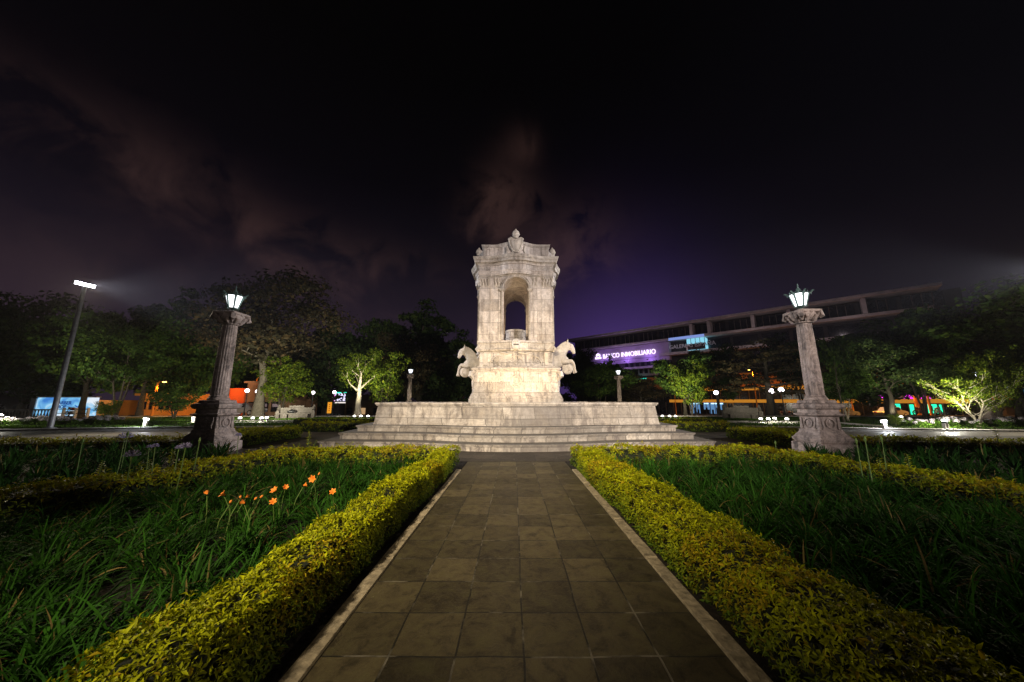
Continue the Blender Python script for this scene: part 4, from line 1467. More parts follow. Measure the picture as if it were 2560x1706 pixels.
def strap_bed(name, label, poly, clumps, per, length, width, upright=0.5, segs=5, base=(0.017, 0.062, 0.004), cat='plants'):
    xs_ = [p[0] for p in poly]; ys_ = [p[1] for p in poly]
    area = (max(xs_) - min(xs_)) * (max(ys_) - min(ys_))
    n = int(area * clumps)
    x = rng.uniform(min(xs_), max(xs_), n); y = rng.uniform(min(ys_), max(ys_), n)
    ok = inside(poly, x, y)
    x, y = x[ok], y[ok]
    n = len(x)
    cs = rng.uniform(0.7, 1.25, n)
    lean = rng.uniform(0, 2 * PI, n)
    rep = np.repeat(np.arange(n), per)
    N = len(rep)
    az_ = rng.uniform(0, 2 * PI, N)
    L = length * cs[rep] * rng.uniform(0.55, 1.2, N)
    W = width * rng.uniform(0.7, 1.3, N)
    el0 = np.clip(rng.normal(0.42 - 0.25 * upright, 0.22, N), 0.02, 1.2)      # initial angle from vertical
    curl = np.clip(rng.normal(2.1 - 1.6 * upright, 0.5, N), 0.1, 3.0)
    dx = np.cos(az_) + 0.5 * np.cos(lean[rep]); dy = np.sin(az_) + 0.5 * np.sin(lean[rep])
    nn_ = np.hypot(dx, dy) + 1e-6
    dx /= nn_; dy /= nn_
    bx = x[rep] + dx * 0.03 + rng.normal(0, 0.025, N); by = y[rep] + dy * 0.03 + rng.normal(0, 0.025, N)
    px_, py_, pz_ = bx, by, np.zeros(N)
    sx, sy = -dy, dx
    tw = rng.normal(0, 0.35, N)
    V = np.zeros((N, segs + 1, 2, 3))
    a = el0.copy()
    for k in range(segs + 1):
        wk = W * (1.0 if k < segs - 1 else (0.75 if k == segs - 1 else 0.06)) * 0.5
        cx_ = sx * np.cos(tw) ; cy_ = sy * np.cos(tw); cz_ = np.sin(tw)
        V[:, k, 0, :] = np.stack([px_ - cx_ * wk, py_ - cy_ * wk, pz_ - cz_ * wk], 1)
        V[:, k, 1, :] = np.stack([px_ + cx_ * wk, py_ + cy_ * wk, pz_ + cz_ * wk], 1)
        st = L / segs
        px_ = px_ + dx * np.sin(a) * st; py_ = py_ + dy * np.sin(a) * st; pz_ = pz_ + np.cos(a) * st
        a = a + curl / segs
    V[..., 2] = np.maximum(V[..., 2], 0.012)
    V = V.reshape(-1, 3)
    bi = (np.arange(N) * (segs + 1) * 2)[:, None]
    T = []
    for k in range(segs):
        o = 2 * k
        T.append(bi + np.array([o, o + 1, o + 3])); T.append(bi + np.array([o, o + 3, o + 2]))
    T = np.concatenate(T)
    col = np.array(base)[None, :] * rng.uniform(0.5, 1.6, (n, 1))[rep] * rng.uniform(0.6, 1.4, (N, 1))
    dry = rng.random(N) < 0.05
    col[dry] = np.array((0.16, 0.12, 0.04)) * rng.uniform(0.5, 1.3, (dry.sum(), 1))
    col = np.repeat(col, (segs + 1) * 2, axis=0)
    o = np_mesh(name, V, T, M['lily_leaf'], None, col)
    return tag(o, label, cat, None, 'stuff')


strap_bed('lily_foliage', 'arching dark green lily leaves filling the bed left of the path', [(-2.0, 0.3), (-2.0, 8.0), (-4.9, 8.0), (-5.3, 7.2), (-5.55, 6.0), (-6.0, 4.5), (-6.6, 3.0), (-7, 0.3)], 20, 42, 0.38, 0.012, 0.42)
strap_bed('lily_foliage', 'arching green lily leaves filling the bed right of the path', [(2.25, 0.3), (2.15, 8.0), (5.3, 8.1), (5.9, 7.2), (6.2, 5.5), (6.4, 3.5), (6.6, 0.3)], 20, 42, 0.40, 0.013, 0.45)
strap_bed('agapanthus_foliage', 'dark strap leaves in the outer bed on the left, in front of the lamp column', [(-7.0, 7.6), (-6.6, 6.0), (-7.4, 4.4), (-8.2, 2.5), (-14, 3.5), (-20, 7.2), (-16, 9.6), (-11, 10.3), (-8.4, 10.1), (-7.6, 9.2)], 7, 22, 0.42, 0.028, 0.75, segs=4, base=(0.012, 0.042, 0.004))
strap_bed('agapanthus_foliage', 'dark strap leaves in the outer bed on the right, in front of the lamp column', [(7.3, 7.6), (7.4, 6.0), (7.6, 4.4), (8.2, 2.5), (14, 3.5), (20, 7.2), (16, 9.4), (11, 10.1), (8.6, 9.9), (7.6, 8.9)], 7, 22, 0.42, 0.028, 0.7, segs=4, base=(0.012, 0.042, 0.004))


# lawns far off: short grass sheets
def lawn(name, label, poly, density=90, col=(0.05, 0.10, 0.012), hgt=0.07):
    xs_ = [p[0] for p in poly]; ys_ = [p[1] for p in poly]
    area = (max(xs_) - min(xs_)) * (max(ys_) - min(ys_))
    n = int(area * density)
    x = rng.uniform(min(xs_), max(xs_), n); y = rng.uniform(min(ys_), max(ys_), n)
    ok = inside(poly, x, y)
    x, y = x[ok], y[ok]; n = len(x)
    z = np.array([ground_z(0, q) for q in y])
    a = rng.uniform(0, 2 * PI, n); w = rng.uniform(0.03, 0.07, n); h = hgt * rng.uniform(0.5, 1.4, n)
    l = rng.normal(0, 0.04, (n, 2))
    V = np.stack([np.stack([x - np.cos(a) * w, y - np.sin(a) * w, z], 1), np.stack([x + np.cos(a) * w, y + np.sin(a) * w, z], 1), np.stack([x + l[:, 0], y + l[:, 1], z + h], 1)], 1).reshape(-1, 3)
    T = (np.arange(n) * 3)[:, None] + np.array([[0, 1, 2]])
    cc = np.repeat(np.array(col)[None, :] * rng.uniform(0.5, 1.5, (n, 1)), 3, axis=0)
    o = np_mesh(name, V, T, M['lily_leaf'], None, cc)
    return tag(o, label, 'grass', None, 'stuff')


lawn('lawn_grass', 'short grass of the lawn on the left beyond the cross path', [(-34, 19.5), (-22, 20.4), (-8, 21), (-8, 33), (-34, 33)], 60)
lawn('lawn_grass', 'short grass of the lawn on the right beyond the cross path', [(34, 19.0), (22, 20.0), (8, 21), (8, 33), (34, 33)], 60)
lawn('lawn_grass', 'bright grass verge in front of the white flowers on the left', [(-44, 18.5), (-27.5, 20.0), (-27.5, 21.8), (-44, 21.8)], 120, (0.07, 0.14, 0.01))
lawn('lawn_grass', 'bright grass verge in front of the white flowers on the right', [(44, 17.6), (29, 18.6), (29, 20.8), (44, 20.8)], 120, (0.07, 0.14, 0.01))
for nm, poly in (('lawn_left', [(-60, 18.9), (-22, 20.2), (-7.4, 21.4), (-7.4, 34), (-60, 34)]), ('lawn_right', [(60, 18.5), (60, 34), (7.4, 34), (7.4, 21.4), (22, 19.8)])):
    sheet(nm, poly, 0.011, M['lawn'])

# ------------------------------------------------------------------ orange lilies and agapanthus stems
M['lily'] = simple('orange_petal', (0.72, 0.22, 0.025), 0.5, var=0.15, scale=30, bump=0)
M['stem'] = simple('green_stem', (0.10, 0.16, 0.03), 0.6, var=0.2, bump=0)
M['aga'] = simple('pale_violet_petal', (0.24, 0.21, 0.36), 0.6, var=0.15, scale=30, bump=0)


def lily(label, px, py, tilt, az_, open_=1.0, s=1.0, z=0.45):
    p = on_ground(px, py, z)
    t = thing('orange_lily', label, 'flower', (p.x, p.y, 0), group='orange lilies above the left bed')
    m = MB()
    tip = Vector((0, 0, z))
    m.tube([(-0.10 * math.cos(az_), -0.10 * math.sin(az_), 0.0), (-0.07 * math.cos(az_), -0.07 * math.sin(az_), z * 0.6), (0, 0, z - 0.02)], [0.005, 0.0045, 0.004], 5)
    m.build('stem', M['stem'], t)
    ax = Vector((math.cos(az_) * math.sin(tilt), math.sin(az_) * math.sin(tilt), math.cos(tilt)))
    e1 = ax.cross(Vector((0.1, 0.2, 1))).normalized()
    e2 = ax.cross(e1)
    L = 0.040 * s
    if open_ < 0.5:                             # a bud
        m = MB()
        m.tube([tip, tip + ax * L * 0.5, tip + ax * L], [0.006, 0.014, 0.003], 7)
        m.build('bud', M['lily'], t, smooth='full')
        return
    m = MB()
    for k in range(6):
        a = 2 * PI * k / 6
        r = e1 * math.cos(a) + e2 * math.sin(a)
        sd = ax.cross(r)
        row = []
        for q, (f, o_, w_) in enumerate(((0, 0.0, .006), (0.3, 0.18, .008), (0.6, 0.42, .012), (0.85, 0.75, .010), (0.92, 1.0, .003))):
            c0 = tip + ax * L * f + r * L * o_ * open_
            row.append((c0 - sd * w_ * s, c0 + sd * w_ * s))
        vs = [p_ for pr in row for p_ in pr]
        m.add(vs, [(2 * i, 2 * i + 1, 2 * i + 3, 2 * i + 2) for i in range(4)])
    m.build('petals', M['lily'], t, smooth='full')


lilies = [('half-open orange lily at the left end of the group, facing left', 518, 1236, 1.0, 2.6, 0.7, 1.1), ('wide open orange lily, second from the left of the group', 562, 1239, 0.9, 3.8, 1.0, 1.25),
          ('small upright orange bud between two open lilies at left', 600, 1246, 0.2, 1.0, 0.2, 0.8), ('orange lily tilted left in the middle of the lower row', 612, 1258, 1.2, 3.3, 0.8, 1.15),
          ('small orange lily above the middle of the lower row', 614, 1244, 1.0, 0.4, 0.9, 0.8), ('slim orange bud low between the lilies at left', 574, 1258, 0.5, 0.5, 0.2, 0.9),
          ('pair-forming orange bud leaning right in the centre of the bed', 636, 1250, 0.7, 0.2, 0.2, 0.95), ('second orange bud leaning right in the centre of the bed', 650, 1245, 0.8, 0.3, 0.2, 1.0),
          ('open orange lily in the front row right of the buds', 684, 1257, 0.9, 5.0, 1.0, 1.0), ('large open orange lily in the centre of the bed', 689, 1229, 0.8, 4.4, 1.0, 1.2),
          ('orange lily just right of the large central one and higher', 713, 1220, 1.0, 5.5, 0.9, 1.0), ('side-on orange lily reaching right, below the highest one', 758, 1214, 1.3, 0.6, 0.8, 1.15),
          ('highest and largest orange lily, nearest the fountain', 785, 1197, 1.4, 4.7, 1.0, 1.4), ('orange bud beside the highest lily', 795, 1188, 0.6, 0.9, 0.2, 1.2),
          ('single orange lily apart from the others, nearest the path hedge', 833, 1232, 0.9, 4.9, 1.0, 1.05)]
for lb, x, y, ti, a_, op, s_ in lilies:
    lily(lb, x, y, ti, a_, op, s_)


def agapanthus(label, px, py, z, bloom=True, lean=0.0, s=1.0, Y=None):
    p = on_ground(px, py, z) if Y is None else at(px, py, Y)
    z = p.z
    t = thing('agapanthus', label, 'flower', (p.x - lean * 0.3, p.y, 0), group='tall flower stems in the outer beds')
    m = MB()
    m.tube([(0, 0, 0), (lean * 0.15, 0.01, z * 0.5), (lean * 0.3, 0, z)], [0.009, 0.008, 0.006], 5)
    m.build('stem', M['stem'], t)
    m = MB()
    if bloom:
        for k in range(20):
            a = 2 * PI * k / 10 + 0.2 * (k % 2); e = 0.15 + 0.9 * (k % 4) / 3
            d = Vector((math.cos(a) * math.cos(e), math.sin(a) * math.cos(e), math.sin(e)))
            b0 = Vector((lean * 0.3, 0, z))
            m.tube([b0, b0 + d * 0.045 * s, b0 + d * 0.075 * s], [0.002, 0.004, 0.010], 5)
        m.build('bloom', M['aga'], t)
    else:
        m.tube([(lean * 0.3, 0, z - 0.01), (lean * 0.3, 0, z + 0.05), (lean * 0.3, 0, z + 0.10)], [0.006, 0.02, 0.003], 6)
        m.build('bud', M['stem'], t)


for a in [('pale violet agapanthus head above the left hedge, farther left of two', 330, 1141, 0.75, True, 0.1, 1.35), ('closed agapanthus bud on a tall stem left of the left lamp column', 498, 1108, 0.85, False, 0.15),
          ('pale violet agapanthus head close to the left lamp column', 464, 1119, 0.85, True, 0.15, 1.1), ('small violet agapanthus head just left of the lamp column group', 447, 1121, 0.8, True, 0.1, 0.7),
          ('pale agapanthus head on a thin stem in the middle of the left bed', 388, 1117, 0.85, True, -0.1, 0.7), ('small agapanthus head beside the one in the middle of the left bed', 373, 1119, 0.8, True, -0.12, 0.6),
          ('whitish agapanthus cluster high against the kerb light on the left', 312, 1095, 0.9, True, 0.08, 1.5), ('tall bare agapanthus stem left of the whitish cluster', 318, 1092, 0.95, False, 0.05),
          ('bare agapanthus stem alone far left', 205, 1110, 0.85, False, -0.03), ('bare agapanthus stem at the far left, leftmost', 160, 1118, 0.8, False, -0.08),
          ('agapanthus bud stem right of the right lamp column', 2142, 1110, 0.85, False, -0.05), ('agapanthus bud stem second right of the right lamp column', 2164, 1106, 0.9, False, 0.02),
          ('agapanthus bud stem third right of the right lamp column', 2205, 1105, 0.9, False, 0.03), ('short pale stem between the right lamp column and the steps', 1939, 1112, 0.5, False, 0.0),
          ('pale flower head on a bent stem right beside the left lamp column', 596, 1090, 0.8, True, -0.1, 0.9)]:
    agapanthus(*a)


def sprig(label, px, py, z, hgt, n=16, lean=0.0, s=1.0):
    """a leafy shoot sticking out of a hedge"""
    p = on_ground(px, py, z)
    t = thing('leafy_shoot', label, 'shoot', (p.x, p.y, z - 0.05), group='leafy shoots rising out of the hedges')
    m = MB()
    m.tube([(0, 0, -0.1), (lean * hgt * .4, 0, hgt * 0.5), (lean * hgt, 0, hgt)], [0.006, 0.005, 0.002], 5)
    m.build('stem', M['stem'], t)
    f = np.linspace(0.15, 1, n)
    a = np.arange(n) * PI + rng.normal(0, 0.4, n)
    Pp = np.stack([lean * hgt * f, 0 * f, hgt * f], 1)
    Tn = np.stack([np.cos(a), np.sin(a) * 0.6, 0.35 + 0 * f], 1)
    Nn = np.tile(np.array([[0, 0, 1.0]]), (n, 1)) + rng.normal(0, 0.2, (n, 3))
    L = 0.085 * s * (1.25 - f * 0.7)
    col = np.tile(YEL[None, :] * 0.9, (n, 1)) * rng.uniform(0.7, 1.1, (n, 1))
    V, T, Cc = leaf_batch(Pp, Tn, Nn, L, L * 0.42, col, 0.15)
    np_mesh('leaves', V, T, M['golden'], t, Cc)


for a in [('tall feathery shoot above the hedge left of the fountain steps', 770, 1115, 0.44, 0.42, 26, 0.02, 1.0), ('forked leafy shoot right beside the tallest one left of the steps', 783, 1118, 0.42, 0.22, 10, 0.3, 0.9),
          ('small leafy shoot between the tallest one and the left lamp', 747, 1118, 0.42, 0.16, 8, 0.0, 0.9), ('bushy leafy shoot on the hedge, right one of two before the left outer bed', 424, 1160, 0.44, 0.30, 18, 0.05, 1.2),
          ('bushy leafy shoot on the hedge, left one of two before the left outer bed', 372, 1172, 0.44, 0.20, 12, -0.1, 1.1), ('lone spiky shoot on the hedge far left', 248, 1185, 0.44, 0.24, 14, 0.05, 1.1),
          ('low leafy shoot between the lone spiky one and the bushy pair', 345, 1172, 0.42, 0.16, 10, 0.3, 1.0), ('leafy shoot on the right hedge below the dark bed', 2200, 1168, 0.44, 0.20, 12, 0.1, 1.1),
          ('taller leafy shoot on the right hedge near the picture edge', 2276, 1176, 0.44, 0.30, 18, 0.0, 1.1), ('thin leafy shoot above the shaggy hedge at far right', 2494, 1100, 0.5, 0.40, 16, 0.02, 1.5)]:
    sprig(*a)


# ------------------------------------------------------------------ trees
def make_tree(name, seed, H, cr, crown_lo=0.35, trunk_r=0.22, limbs=8, subs=4, leaves=26, leaf=0.22, shape='round', stems=1, leafmat='leaf_dark', barkmat='bark', bend=0.06, sparse=0.0, leaf_out=1.0):
    rd = random.Random(seed)
    rg = np.random.default_rng(seed)
    t = thing(name, None, 'tree')
    tb = MB()
    tips = []
    for s_ in range(stems):
        ang = 2 * PI * s_ / max(stems, 1) + rd.random()
        out0 = 0.0 if stems == 1 else 0.16 * H
        pts, rads = [], []
        k = 7
        hx = math.cos(ang) * out0; hy = math.sin(ang) * out0
        wob = [Vector((rd.uniform(-1, 1), rd.uniform(-1, 1), 0)) * bend * H * 0.35 for _ in range(k + 1)]
        for i in range(k + 1):
            f = i / k
            pts.append(Vector((hx * f, hy * f, H * 0.86 * f)) + wob[i] * f)
            rads.append(trunk_r / math.sqrt(stems) * (1.0 - 0.85 * f) + 0.012 + (0.35 * trunk_r * (1 - f * 8) if f < 0.12 else 0))
        tb.tube(pts, rads, 9)
        for l in range(limbs):
            f = crown_lo + (0.92 - crown_lo) * (l + rd.random() * 0.7) / limbs
            i = min(int(f * k), k - 1)
            p = pts[i].lerp(pts[i + 1], f * k - i)
            a = l * 2.4 + rd.random() * 0.8 + ang
            g_ = (f - crown_lo) / (1 - crown_lo)
            if shape == 'round': R_ = cr * math.sqrt(max(1 - (2 * g_ - 0.85) ** 2 / 1.6, 0.08))
            elif shape == 'tall': R_ = cr * (1.0 - 0.6 * g_)
            elif shape == 'layer': R_ = cr * (1.0 - 0.55 * g_) * rd.uniform(0.7, 1.1)
            else: R_ = cr
            R_ *= rd.uniform(0.8, 1.15)
            up = {'round': 0.45, 'tall': 0.25, 'layer': 0.02, 'vase': 1.0}[shape] * rd.uniform(0.7, 1.4)
            d = Vector((math.cos(a), math.sin(a), up)).normalized()
            e = p + d * R_ * 0.95
            mid_ = p.lerp(e, 0.5) + Vector((rd.uniform(-1, 1), rd.uniform(-1, 1), rd.uniform(0, 1))) * R_ * 0.12
            r0 = max(rads[i] * 0.5, 0.02)
            tb.tube([p, mid_, e], [r0, r0 * 0.55, r0 * 0.15], 6)
            tips.append((mid_, R_ * 0.34)); tips.append((e, R_ * 0.30))
            for q in range(subs):
                ff = rd.uniform(0.35, 0.95)
                b0 = mid_.lerp(e, ff) if ff > 0.5 else p.lerp(mid_, ff * 2)
                a2 = a + rd.uniform(-1.3, 1.3)
                d2 = Vector((math.cos(a2), math.sin(a2), up + rd.uniform(-0.35, 0.6))).normalized()
                e2 = b0 + d2 * R_ * rd.uniform(0.3, 0.55)
                tb.tube([b0, b0.lerp(e2, 0.5) + Vector((0, 0, 0.03 * R_)), e2], [r0 * 0.35, r0 * 0.22, 0.008], 5)
                tips.append((e2, R_ * rd.uniform(0.18, 0.30)))
        tips.append((pts[-1], cr * 0.3)); tips.append((pts[-1] + Vector((0, 0, H * 0.07)), cr * 0.22))
    tb.build('trunk', M[barkmat], t, smooth=True)
    P, Nn_ = [], []
    for c, r in tips:
        if rd.random() < sparse: continue
        n = max(6, int(leaves * rd.uniform(0.6, 1.3)))
        q = rg.normal(0, 1, (n, 3)); q = norm(q) * (rg.random((n, 1)) ** 0.45) * r * leaf_out
        q[:, 2] *= 0.62 if shape != 'layer' else 0.28
        P.append(np.array(c)[None, :] + q)
        Nn_.append(norm(q + rg.normal(0, 0.35 * r, (n, 3)) + np.array([[0, 0, 0.3 * r]])))
    P = np.concatenate(P); Nn_ = np.concatenate(Nn_)
    P[:, 2] = np.maximum(P[:, 2], 0.3)
    n = len(P)
    Tn = norm(rg.normal(0, 1, (n, 3)) + np.array([[0, 0, -0.3]]))
    Tn = norm(Tn - Nn_ * (Tn * Nn_).sum(1, keepdims=True))
    L = leaf * rg.uniform(0.6, 1.4, n)
    V, T, _ = leaf_batch(P, Tn, Nn_, L, L * rg.uniform(0.45, 0.75, n), np.ones((n, 3)), 0.15, 0.15)
    np_mesh('crown', V, T, M[leafmat], t)
    t['_H'] = H; t['_R'] = cr
    return t


def recolour(t, leafmat=None, barkmat=None):
    for ch in t.children:
        mname = leafmat if ch.name.startswith('crown') else barkmat
        if mname:
            ch.material_slots[0].link = 'OBJECT'
            ch.material_slots[0].material = M[mname]


protos = {
    'broad': dict(seed=1, H=12, cr=4.6, crown_lo=0.25, trunk_r=0.30, limbs=13, subs=5, leaves=110, leaf=0.40, leaf_out=1.25),
    'tall': dict(seed=2, H=16, cr=4.3, crown_lo=0.13, trunk_r=0.35, limbs=22, subs=5, leaves=90, leaf=0.44, leaf_out=1.3, shape='tall'),
    'airy': dict(seed=3, H=16, cr=4.6, crown_lo=0.34, trunk_r=0.40, limbs=12, subs=5, leaves=130, leaf=0.36, leaf_out=1.8, shape='round', sparse=0.05, leafmat='leaf_brown', bend=0.09),
    'lit': dict(seed=4, H=6.5, cr=2.3, crown_lo=0.42, trunk_r=0.34, limbs=8, subs=5, leaves=64, leaf=0.19, leaf_out=1.3, shape='vase', sparse=0.05, leafmat='leaf_bright', barkmat='bark_pale', bend=0.10),
    'bush': dict(seed=5, H=3.6, cr=1.8, crown_lo=0.18, trunk_r=0.10, limbs=7, subs=4, leaves=46, leaf=0.17, shape='vase', stems=3, leafmat='leaf_bright'),
    'cedar': dict(seed=6, H=13, cr=5.5, crown_lo=0.30, trunk_r=0.42, limbs=17, subs=6, leaves=75, leaf=0.32, leaf_out=1.3, shape='layer', leafmat='leaf_brown'),
    'thin': dict(seed=8, H=9, cr=3.0, crown_lo=0.4, trunk_r=0.16, limbs=9, subs=4, leaves=70, leaf=0.28, leaf_out=1.3, shape='round', stems=3, leafmat='leaf_mid'),
    'palm': dict(seed=9, H=5, cr=1.5, crown_lo=0.7, trunk_r=0.09, limbs=7, subs=2, leaves=22, leaf=0.30, shape='vase', leafmat='leaf_mid'),
}
protos['twist'] = dict(seed=14, H=4.2, cr=2.4, crown_lo=0.22, trunk_r=0.13, limbs=7, subs=5, leaves=40, leaf=0.13, shape='vase', stems=2, leafmat='leaf_bright', barkmat='bark_pale', bend=0.16)
made = {}


def tree(kind, label, px, pytop, Y, wpx=None, leafmat=None, barkmat=None, rz=None, name=None):
    """wpx: crown width in pixels of the photograph"""
    p = at(px, pytop, Y)
    gz = ground_z(p.x, Y)
    cfg = protos[kind]
    if kind not in made:
        made[kind] = make_tree('tree', **cfg)
        o = made[kind]
        o['label'] = label
        first = True
    else:
        o = copy_thing(made[kind], label, (0, 0, 0))
        first = False
    sz = (p.z - gz) / (cfg['H'] * 0.97)
    zc = Y * math.cos(TH)
    sxy = sz if wpx is None else (wpx / FPX * zc) / (2.1 * cfg['cr'])
    o.location = (p.x, Y, gz)
    o.rotation_euler = (0, 0, rz if rz is not None else (len(label) * 1.37) % 6.28)
    o.scale = (sxy, sxy, sz)
    if not first or leafmat or barkmat:
        recolour(o, leafmat, barkmat)
    o['category'] = 'tree'
    o['group'] = 'trees around the square'
    return o


T_ = [
    ('broad', 'huge black tree crown filling the left picture edge', 10, 735, 34, 230, 'leaf_dark', None),
    ('tall', 'dark round-topped tree behind the tall floodlight mast', 122, 757, 38, 180, 'leaf_dark', None),
    ('broad', 'dark green tree over the blue barber shop hoarding', 255, 800, 33, 200, 'leaf_mid', None),
    ('thin', 'slender many-stemmed tree rising above the pale split trunk', 335, 820, 30, 150, 'leaf_mid', None),
    ('broad', 'olive tree hanging over the low orange building at left', 395, 800, 34, 190, 'leaf_mid', None),
    ('tall', 'hazy tree lit by the floodlight beam behind the left lantern', 470, 716, 40, 210, 'leaf_mid', None),
    ('broad', 'dark green tree immediately right of the left lamp column', 600, 775, 40, 170, 'leaf_mid', None),
    ('airy', 'tall airy tree with pale bare trunk beside the orange wall', 690, 700, 36, 260, 'leaf_brown', 'bark_mid'),
    ('tall', 'dark tree between the airy tall one and the small lit tree', 835, 786, 46, 150, 'leaf_dark', None),
    ('broad', 'low dark tree crown above the globe lamps left of the fountain', 800, 840, 50, 230, 'leaf_dark', None),
    ('tall', 'massive tall dark tree mass just left of the fountain tower', 1060, 748, 48, 200, 'leaf_dark', None),
    ('broad', 'broad dark tree between the small lit tree and the tall mass', 985, 815, 52, 160, 'leaf_dark', None),
    ('tall', 'dark tree half hidden behind the left side of the fountain tower', 1150, 822, 52, 150, 'leaf_dark', None),
    ('broad', 'dark tree hanging behind the far left lamp column', 1030, 850, 44, 150, 'leaf_brown', None),
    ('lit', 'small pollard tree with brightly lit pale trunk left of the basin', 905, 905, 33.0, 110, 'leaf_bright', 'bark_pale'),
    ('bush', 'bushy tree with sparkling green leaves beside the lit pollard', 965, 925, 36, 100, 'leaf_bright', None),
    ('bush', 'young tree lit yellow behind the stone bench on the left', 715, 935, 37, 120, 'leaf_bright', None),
    ('bush', 'low olive tree before the orange house next to the left column', 445, 985, 30, 100, 'leaf_mid', None),
    ('bush', 'small round bush glowing yellow-green near the barber shop hoarding', 272, 1016, 27, 44, 'leaf_bright', None),
    ('tall', 'dark tree right behind the right horse of the fountain', 1445, 868, 58, 90, 'leaf_dark', None),
    ('thin', 'thin-leaved dark green trees behind the far right lamp column', 1500, 918, 44, 130, 'leaf_mid', None),
    ('broad', 'dark tree cutting across the first letters of the bank sign', 1452, 884, 62, 80, 'leaf_dark', None),
    ('tall', 'slim dark tree standing below the middle of the bank sign', 1527, 885, 64, 60, 'leaf_dark', None),
    ('airy', 'grey-brown leafless-looking tree right of the far lamp column', 1600, 940, 50, 110, 'leaf_brown', None),
    ('broad', 'wide olive tree over the three ground floodlights right of the basin', 1702, 900, 37, 130, 'leaf_mid', None),
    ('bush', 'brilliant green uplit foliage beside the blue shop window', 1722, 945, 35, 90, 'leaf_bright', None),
    ('broad', 'near-black tree below the dark mall lettering', 1782, 876, 42, 110, 'leaf_dark', None),
    ('cedar', 'spreading cedar with thick dark trunk before the orange fascia', 1905, 846, 37, 270, 'leaf_brown', None),
    ('thin', 'dark tree immediately left of the right lamp column', 1985, 850, 40, 130, 'leaf_dark', None),
    ('palm', 'feathery young tree immediately right of the right lamp column', 2078, 872, 24, 70, 'leaf_mid', None),
    ('thin', 'pale-stemmed small tree right of the right lamp pedestal', 2098, 925, 26, 90, 'leaf_mid', 'bark_pale'),
    ('tall', 'black tree mass above the right part of the shop arcade', 2180, 795, 36, 230, 'leaf_dark', None),
    ('airy', 'leaning dark trunk with roots lit from the side at right', 2195, 850, 27, 150, 'leaf_dark', 'bark'),
    ('thin', 'dark slender tree in front of the green neon windows', 2270, 830, 31, 140, 'leaf_dark', None),
    ('broad', 'large green tree lit from below at the right edge', 2480, 745, 27, 330, 'leaf_mid', None),
    ('broad', 'green tree crown behind the small lit tree at right', 2390, 800, 31, 230, 'leaf_mid', None),
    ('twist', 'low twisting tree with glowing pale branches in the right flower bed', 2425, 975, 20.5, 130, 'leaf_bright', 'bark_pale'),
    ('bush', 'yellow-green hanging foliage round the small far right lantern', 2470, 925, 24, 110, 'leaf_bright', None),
    ('bush', 'small yellow-green flowering plant right of the right bollard light', 2235, 1045, 20.6, 26, 'leaf_bright', None),
    ('broad', 'dark backdrop tree far behind the barber shop hoarding', 170, 830, 54, 260, 'leaf_dark', None),
    ('broad', 'dark backdrop tree far behind the low orange house', 400, 850, 56, 260, 'leaf_dark', None),
    ('broad', 'dark backdrop tree far behind the bright orange-red building', 560, 840, 58, 260, 'leaf_dark', None),
    ('broad', 'dark backdrop tree far behind the stone bench on the left', 735, 860, 60, 250, 'leaf_dark', None),
    ('broad', 'dark backdrop tree far behind the lit pollard tree', 900, 870, 62, 250, 'leaf_dark', None),
    ('broad', 'dark backdrop tree far behind the basin rim left of the tower', 1060, 900, 64, 240, 'leaf_dark', None),
    ('tall', 'dark tree beyond the right picture edge', 2620, 760, 30, 200, 'leaf_dark', None),
    ('tall', 'dark tree left of the picture edge behind the balustrade', -70, 720, 34, 220, 'leaf_dark', None),
]
for k_, lb, px, pt, Y_, w_, lm, bm_ in T_:
    tree(k_, lb, px, pt, Y_, w_, lm, bm_)

